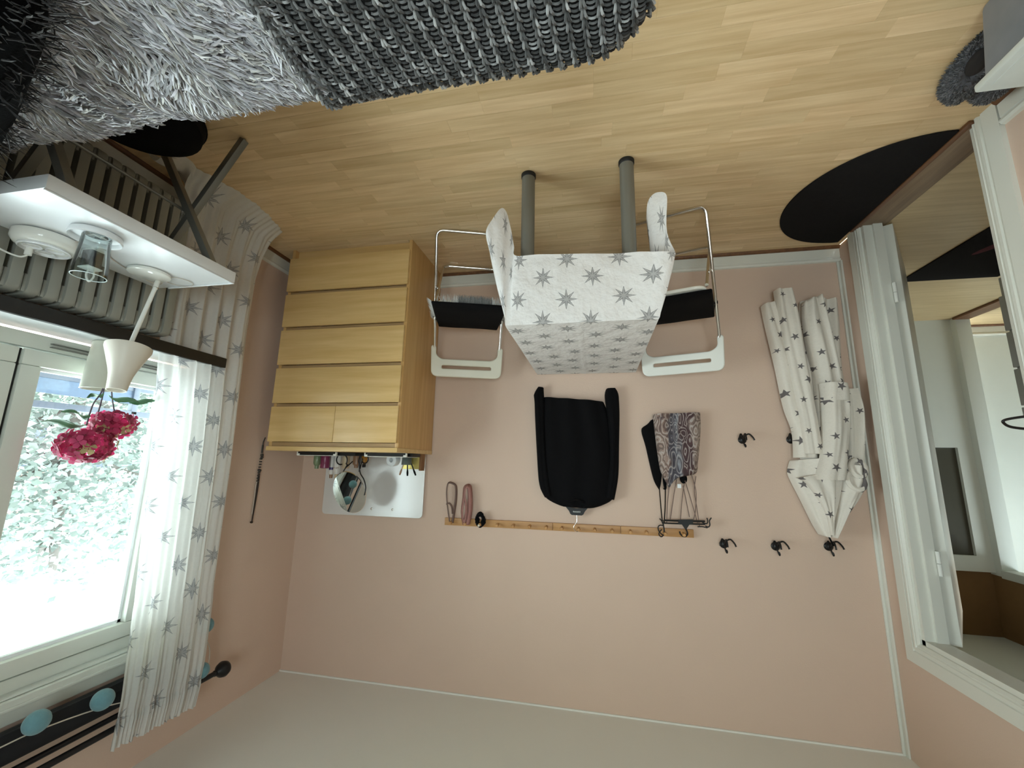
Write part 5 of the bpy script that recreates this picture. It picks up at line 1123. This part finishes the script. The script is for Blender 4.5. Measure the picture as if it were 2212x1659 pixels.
for i in range(16):
    a = 2 * PI * i / 16; m.ball((0.688 + 0.020 * math.cos(a), Yb - .005 + rg.uniform(-.008, .008), 1.618 + 0.033 * math.sin(a)), rg.uniform(.011, .016), None, None, 8, 6)
m.build('gathered_ring', M['black_cloth'], t3); MB().ball((0.690, Yb - .026, 1.648), .0075, None, None, 12, 8).build('bead', M['cream_plastic'], t3)

# ================================================================== WALL HOOKS
def hook(x, z, label, first=[None]):
    if first[0] is None:
        t = thing('wall_hook', label, 'hook', (x, D, z), 0, 'black three armed wall hooks')
        m = MB(); m.lathe([(0, 0), (.0, 0.0), (.022, 0), (.022, .004), (.017, .009), (.008, .013), (0, .014)], (x, D, z), 22, (0, -1, 0)); m.build('base_plate', M['black_metal'], t)
        m = MB(); m.tube(smooth_path([(x, D - .012, z - .004), (x + .001, D - .022, z + .01), (x, D - .03, z + .026), (x - .003, D - .032, z + .036), (x - .006, D - .03, z + .04), (x - .008, D - .028, z + .034), (x - .005, D - .026, z + .024)], 6), .0038, 8); m.build('top_arm', M['black_metal'], t)
        for (dx, dy, nm) in ((-.045, .03, 'arm'), (.0, .058, 'arm'), (.026, .03, 'arm')):
            m = MB(); m.tube(smooth_path([(x, D - .012, z - .002), (x + dx * .25, D - .012 - dy * .4, z - .022), (x + dx * .6, D - .012 - dy * .8, z - .030), (x + dx * .95, D - .012 - dy, z - .012), (x + dx * 1.1, D - .012 - dy * 1.05, z + .004)], 6), [.0042] * 24 + [.0052], 8); m.build(nm, M['black_metal'], t)
        first[0] = t
    else:
        s_ = first[0]; t = s_.copy(); COL.objects.link(t); t.location = (x, D, z); t['label'] = label
        for c_ in list(s_.children):
            q = c_.copy(); COL.objects.link(q); q.parent = t
hook(-0.808, 1.125, 'empty black hook low on the wall, nearer the white folding chair')
hook(-1.054, 1.122, 'black hook low on the wall touching the edge of the robe')
hook(-0.673, 1.688, 'empty black hook high on the wall beside the end of the peg rails')
hook(-0.928, 1.685, 'empty black hook in the middle of the upper row of three')
hook(-1.179, 1.672, 'black hook high on the wall with the star robe hanging from it')
# hook on the near door casing
t = thing('casing_hook', 'black wire loop hook at the near edge of the doorway', 'hook', (-1.36, 1.60, 1.10))
MB().tube(smooth_path([(-1.386, 1.570, 1.14), (-1.345, 1.59, 1.142), (-1.325, 1.635, 1.132), (-1.32, 1.655, 1.118), (-1.322, 1.652, 1.106), (-1.34, 1.60, 1.10), (-1.386, 1.575, 1.098)], 8), .0042, 8).build('wire_loop', M['black_metal'], t)
MB().box(-1.392, -1.385, 1.558, 1.588, 1.085, 1.155).build('hook_plate', M['black_metal'], t, bevel=.002)

# ================================================================== ROBE
rbv = thing('bathrobe', 'cream fleece bathrobe with grey stars hanging from the hook by the door', 'bathrobe', (-1.18, D - .06, 0.27))
YR = D - 0.02
def rp(nm, left, right, yb_, dep, folds, amp, ph, nu=40, nv=50):
    m = sheet(MB(), left, right, yb_, dep, folds, amp, nu, nv, (ph * 1.37, ph * .71), ph); return m.build(nm, M['robe'], rbv, weld=True, angle=80)
rp('back_panel', [(-1.10, 1.30), (-1.06, 1.1), (-1.08, 0.9), (-1.115, 0.7), (-1.14, 0.5), (-1.165, 0.335)], [(-1.33, 1.30), (-1.345, 1.1), (-1.34, 0.9), (-1.335, 0.7), (-1.35, 0.5), (-1.355, 0.335)], YR, 0.04, 3, 0.012, 4.4)
rp('front_panel', [(-1.04, 1.22), (-1.045, 1.08), (-1.015, 0.95), (-0.992, 0.72), (-0.965, 0.5), (-0.952, 0.36)], [(-1.15, 1.22), (-1.13, 1.0), (-1.11, 0.82), (-1.095, 0.65), (-1.05, 0.5), (-1.02, 0.345)], YR - .02, 0.055, 1.0, 0.008, 0.6)
rp('front_panel', [(-1.07, 1.20), (-1.065, 1.0), (-1.045, 0.80), (-1.03, 0.6), (-1.018, 0.42), (-1.012, 0.285)], [(-1.16, 1.20), (-1.15, 1.0), (-1.14, 0.82), (-1.13, 0.65), (-1.12, 0.45), (-1.10, 0.29)], YR - .055, 0.055, 1.3, 0.008, 1.9)
rp('inner_fold', [(-1.15, 1.1), (-1.16, 0.95), (-1.165, 0.8), (-1.15, 0.62), (-1.145, 0.47), (-1.155, 0.36)], [(-1.30, 1.1), (-1.305, 0.95), (-1.30, 0.8), (-1.285, 0.62), (-1.27, 0.47), (-1.25, 0.325)], YR - .045, 0.05, 2, 0.012, 3.1)
rp('sleeve', [(-1.10, 1.33), (-1.135, 1.22), (-1.155, 1.1), (-1.165, 1.0), (-1.172, 0.9), (-1.172, 0.832)], [(-1.23, 1.33), (-1.25, 1.22), (-1.275, 1.1), (-1.288, 1.0), (-1.293, 0.9), (-1.290, 0.842)], YR - .085, 0.065, 1.3, 0.010, 5.2)
rp('cuff', [(-1.170, 0.925), (-1.1735, 0.88), (-1.1735, 0.832)], [(-1.2935, 0.932), (-1.296, 0.89), (-1.2925, 0.84)], YR - .083, 0.074, 0.5, 0.002, 5.9, 24, 10)
rp('sleeve', [(-1.26, 1.28), (-1.275, 1.15), (-1.285, 1.02), (-1.29, 0.93), (-1.29, 0.86)], [(-1.34, 1.28), (-1.36, 1.15), (-1.372, 1.02), (-1.374, 0.94), (-1.358, 0.858)], YR - .04, 0.055, 1.2, 0.01, 7.3)
rp('hood', [(-1.128, 1.612), (-1.10, 1.55), (-1.06, 1.44), (-1.018, 1.33), (-1.012, 1.29), (-1.03, 1.235)], [(-1.165, 1.612), (-1.20, 1.55), (-1.255, 1.44), (-1.325, 1.34), (-1.352, 1.29), (-1.33, 1.20)], YR, 0.085, 2.2, 0.016, 2.2, 48, 44)
rp('collar_fold', [(-1.14, 1.60), (-1.13, 1.5), (-1.10, 1.41), (-1.06, 1.345), (-1.02, 1.325)], [(-1.155, 1.60), (-1.17, 1.5), (-1.19, 1.40), (-1.20, 1.32), (-1.19, 1.285)], YR - .07, 0.04, 1.0, 0.008, 8.0)
rp('collar_fold', [(-1.15, 1.61), (-1.185, 1.5), (-1.21, 1.42), (-1.235, 1.33), (-1.24, 1.25)], [(-1.165, 1.61), (-1.23, 1.5), (-1.29, 1.42), (-1.335, 1.34), (-1.34, 1.26)], YR - .075, 0.045, 1.5, 0.012, 9.0)
for i, (x, z, w_, h_) in enumerate(((-1.275, 1.33, .035, .045), (-1.29, 1.27, .03, .04))):
    MB().tube([(x + w_ * math.cos(a), YR - .115 - .01 * math.sin(a), z + h_ * math.sin(a)) for a in [2 * PI * q / 28 for q in range(28)]], .013, 8, True).build('knotted_belt', M['robe'], rbv)
MB().tube(smooth_path([(-1.15, YR - .05, 1.60), (-1.16, YR - .05, 1.63), (-1.172, YR - .045, 1.655), (-1.178, YR - .03, 1.655)], 6), .0045, 8).build('hanging_loop', M['black_cloth'], rbv)

# ================================================================== WALL ORNAMENT, MAT, SLIPPERS, BOX
wo_ = thing('beaded_necklace', 'dark beaded cord necklace hanging on the window wall by the chest', 'necklace', (1.955, 2.175, 1.157))
XW = R - .008
MB().tube(smooth_path([(XW, 2.186, 1.157), (XW, 2.176, 1.185), (XW, 2.175, 1.215), (XW, 2.176, 1.25)], 6), [.003] * 10 + [.005] * 9, 8).build('tassel', M['beads'], wo_)
m = MB()
for (y_, z, r_) in ((2.176, 1.262, .009), (2.178, 1.276, .008), (2.168, 1.35, .008), (2.176, 1.352, .008), (2.172, 1.362, .007)): m.ball((XW - .002, y_, z), r_, None, None, 10, 8)
for i in range(9):
    z = 1.285 + i * .016; m.ball((XW, 2.170 - .0005 * i, z), .0045, None, None, 8, 6); m.ball((XW, 2.180 - .0008 * i, z), .0045, None, None, 8, 6)
m.build('beads', M['beads'], wo_)
MB().tube(smooth_path([(XW, 2.171, 1.37), (XW, 2.172, 1.45), (XW, 2.170, 1.55), (XW, 2.166, 1.64)], 6), .0032, 6).build('cord', M['cord'], wo_); MB().tube(smooth_path([(XW, 2.178, 1.37), (XW, 2.179, 1.45), (XW, 2.174, 1.55), (XW, 2.167, 1.64)], 6), .0032, 6).build('cord', M['cord'], wo_)
MB().tube(smooth_path([(XW, 2.160, 1.60), (XW, 2.162, 1.50), (XW, 2.162, 1.44), (XW, 2.168, 1.415), (XW, 2.18, 1.42), (XW, 2.184, 1.45)], 6), .0022, 6).build('pale_thread', M['white_cord'], wo_)
MB().lathe([(.004, 0), (.007, .006), (.006, .012), (0, .014)], (R, 2.166, 1.645), 12, (-1, 0, 0)).build('nail', M['cord'], wo_)
# half round door mat
out = [(L + .035, 1.665)] + [(L + .03 + 0.432 * math.sin(a) ** 0.92, 2.075 - 0.412 * math.cos(a)) for a in [PI * i / 40 for i in range(1, 40)]] + [(L + .035, 2.485)]
m = MB(); m.prism(out, lambda u, v_, t_: V(u, v_, t_), 0.0005, 0.009)
tag(m.build('half_round_mat', M['black_mat'], bevel=0.003), 'black half round mat on the floor in front of the doorway', 'mat')
def slipper(c_, ang, label):
    t = thing('slipper', label, 'slipper', (c_[0], c_[1], 0), ang, 'grey fleece slippers')
    rg = random.Random(int(c_[0] * -1000)); m = MB(); R_ = Matrix.Rotation(ang, 3, 'Z')
    def f(a, b_):       # sole to crown, rounded toe at +y, low open heel at -y
        th = 2 * PI * a; ph = b_ * PI / 2; x_, y_ = math.sin(th), math.cos(th)
        w = 0.050 * (1 + .10 * y_) * (1 - .10 * (y_ < -.3)); h = 0.034 + 0.034 / (1 + math.exp(-6 * (y_ + .05)))
        c = math.cos(ph) ** .6 if b_ < 1 else 0.0
        return V(x_ * w * c, y_ * .128 * c, .003 + h * math.sin(ph) + .003 * mn.noise(V(x_ * 3, y_ * 3, b_ * 4)))
    m.grid(f, 40, 14); m.build('upper', M['slipper'], t, local=True, weld=True)
    fz = MB()
    for i in range(2600):
        a, b_ = rg.random(), rg.random() ** 1.2 * .97; p = f(a, b_); q = f(a, min(b_ + .03, 1)); n_ = V(p.x * 4, p.y * 1.6, (p.z - .01) * 2.2).normalized()
        if abs(p.x) < .024 and -.10 < p.y < -.005 and p.z > .03: continue
        d_ = (n_ + V(rg.gauss(0, .5), rg.gauss(0, .5), rg.gauss(0, .3))).normalized(); l = rg.uniform(.006, .012); g = rg.uniform(.03, .16) if rg.random() < .6 else rg.uniform(.16, .34)
        fz.tube([p - n_ * .001, p + d_ * l * .5, p + d_ * l + V(0, 0, -.002)], [.0013, .0012, .0003], 3, cap=False, col=(g, g, g * 1.06))
    o = fz.build('fleece', M['fur'], t, local=True, attr=True); o['kind'] = 'stuff'
    MB().ball((0, -.052, .040), .026, .050, .022, 18, 10).build('opening', M['slipper_in'], t, local=True)
slipper((-1.185, 1.37, 0), math.radians(16), 'grey fleece slipper showing beside the clear storage box')
slipper((-1.285, 1.385, 0), math.radians(12), 'grey fleece slipper half hidden behind the storage box, by the wall')
bx = thing('storage_box', 'translucent plastic storage box with white lid by the door wall', 'storage box', (-1.23, 0.9, 0))
def shell(x0, x1, y0, y1, z0, z1, tp):
    m = MB(); m.hexa([(x0 + tp, y0 + tp, z0), (x1 - tp, y0 + tp, z0), (x1 - tp, y1 - tp, z0), (x0 + tp, y1 - tp, z0)], [(x0, y0, z1), (x1, y0, z1), (x1, y1, z1), (x0, y1, z1)]); return m
shell(-1.375, -1.062, 0.62, 1.196, 0.001, 0.222, 0.016).build('bin', M['frosted'], bx, bevel=.012)
m = MB(); m.box(-1.385, -1.048, 0.608, 1.21, 0.222, 0.244); m.build('lid', M['box_lid'], bx, bevel=.006)
m = MB(); m.box(-1.365, -1.07, 0.63, 1.188, 0.244, 0.2455); m.build('lid_panel', M['box_lid'], bx, bevel=.0005)
MB().box(-1.062, -1.058, 0.70, 0.76, 0.06, 0.16).build('sticker', M['yellow'], bx, smooth=False)
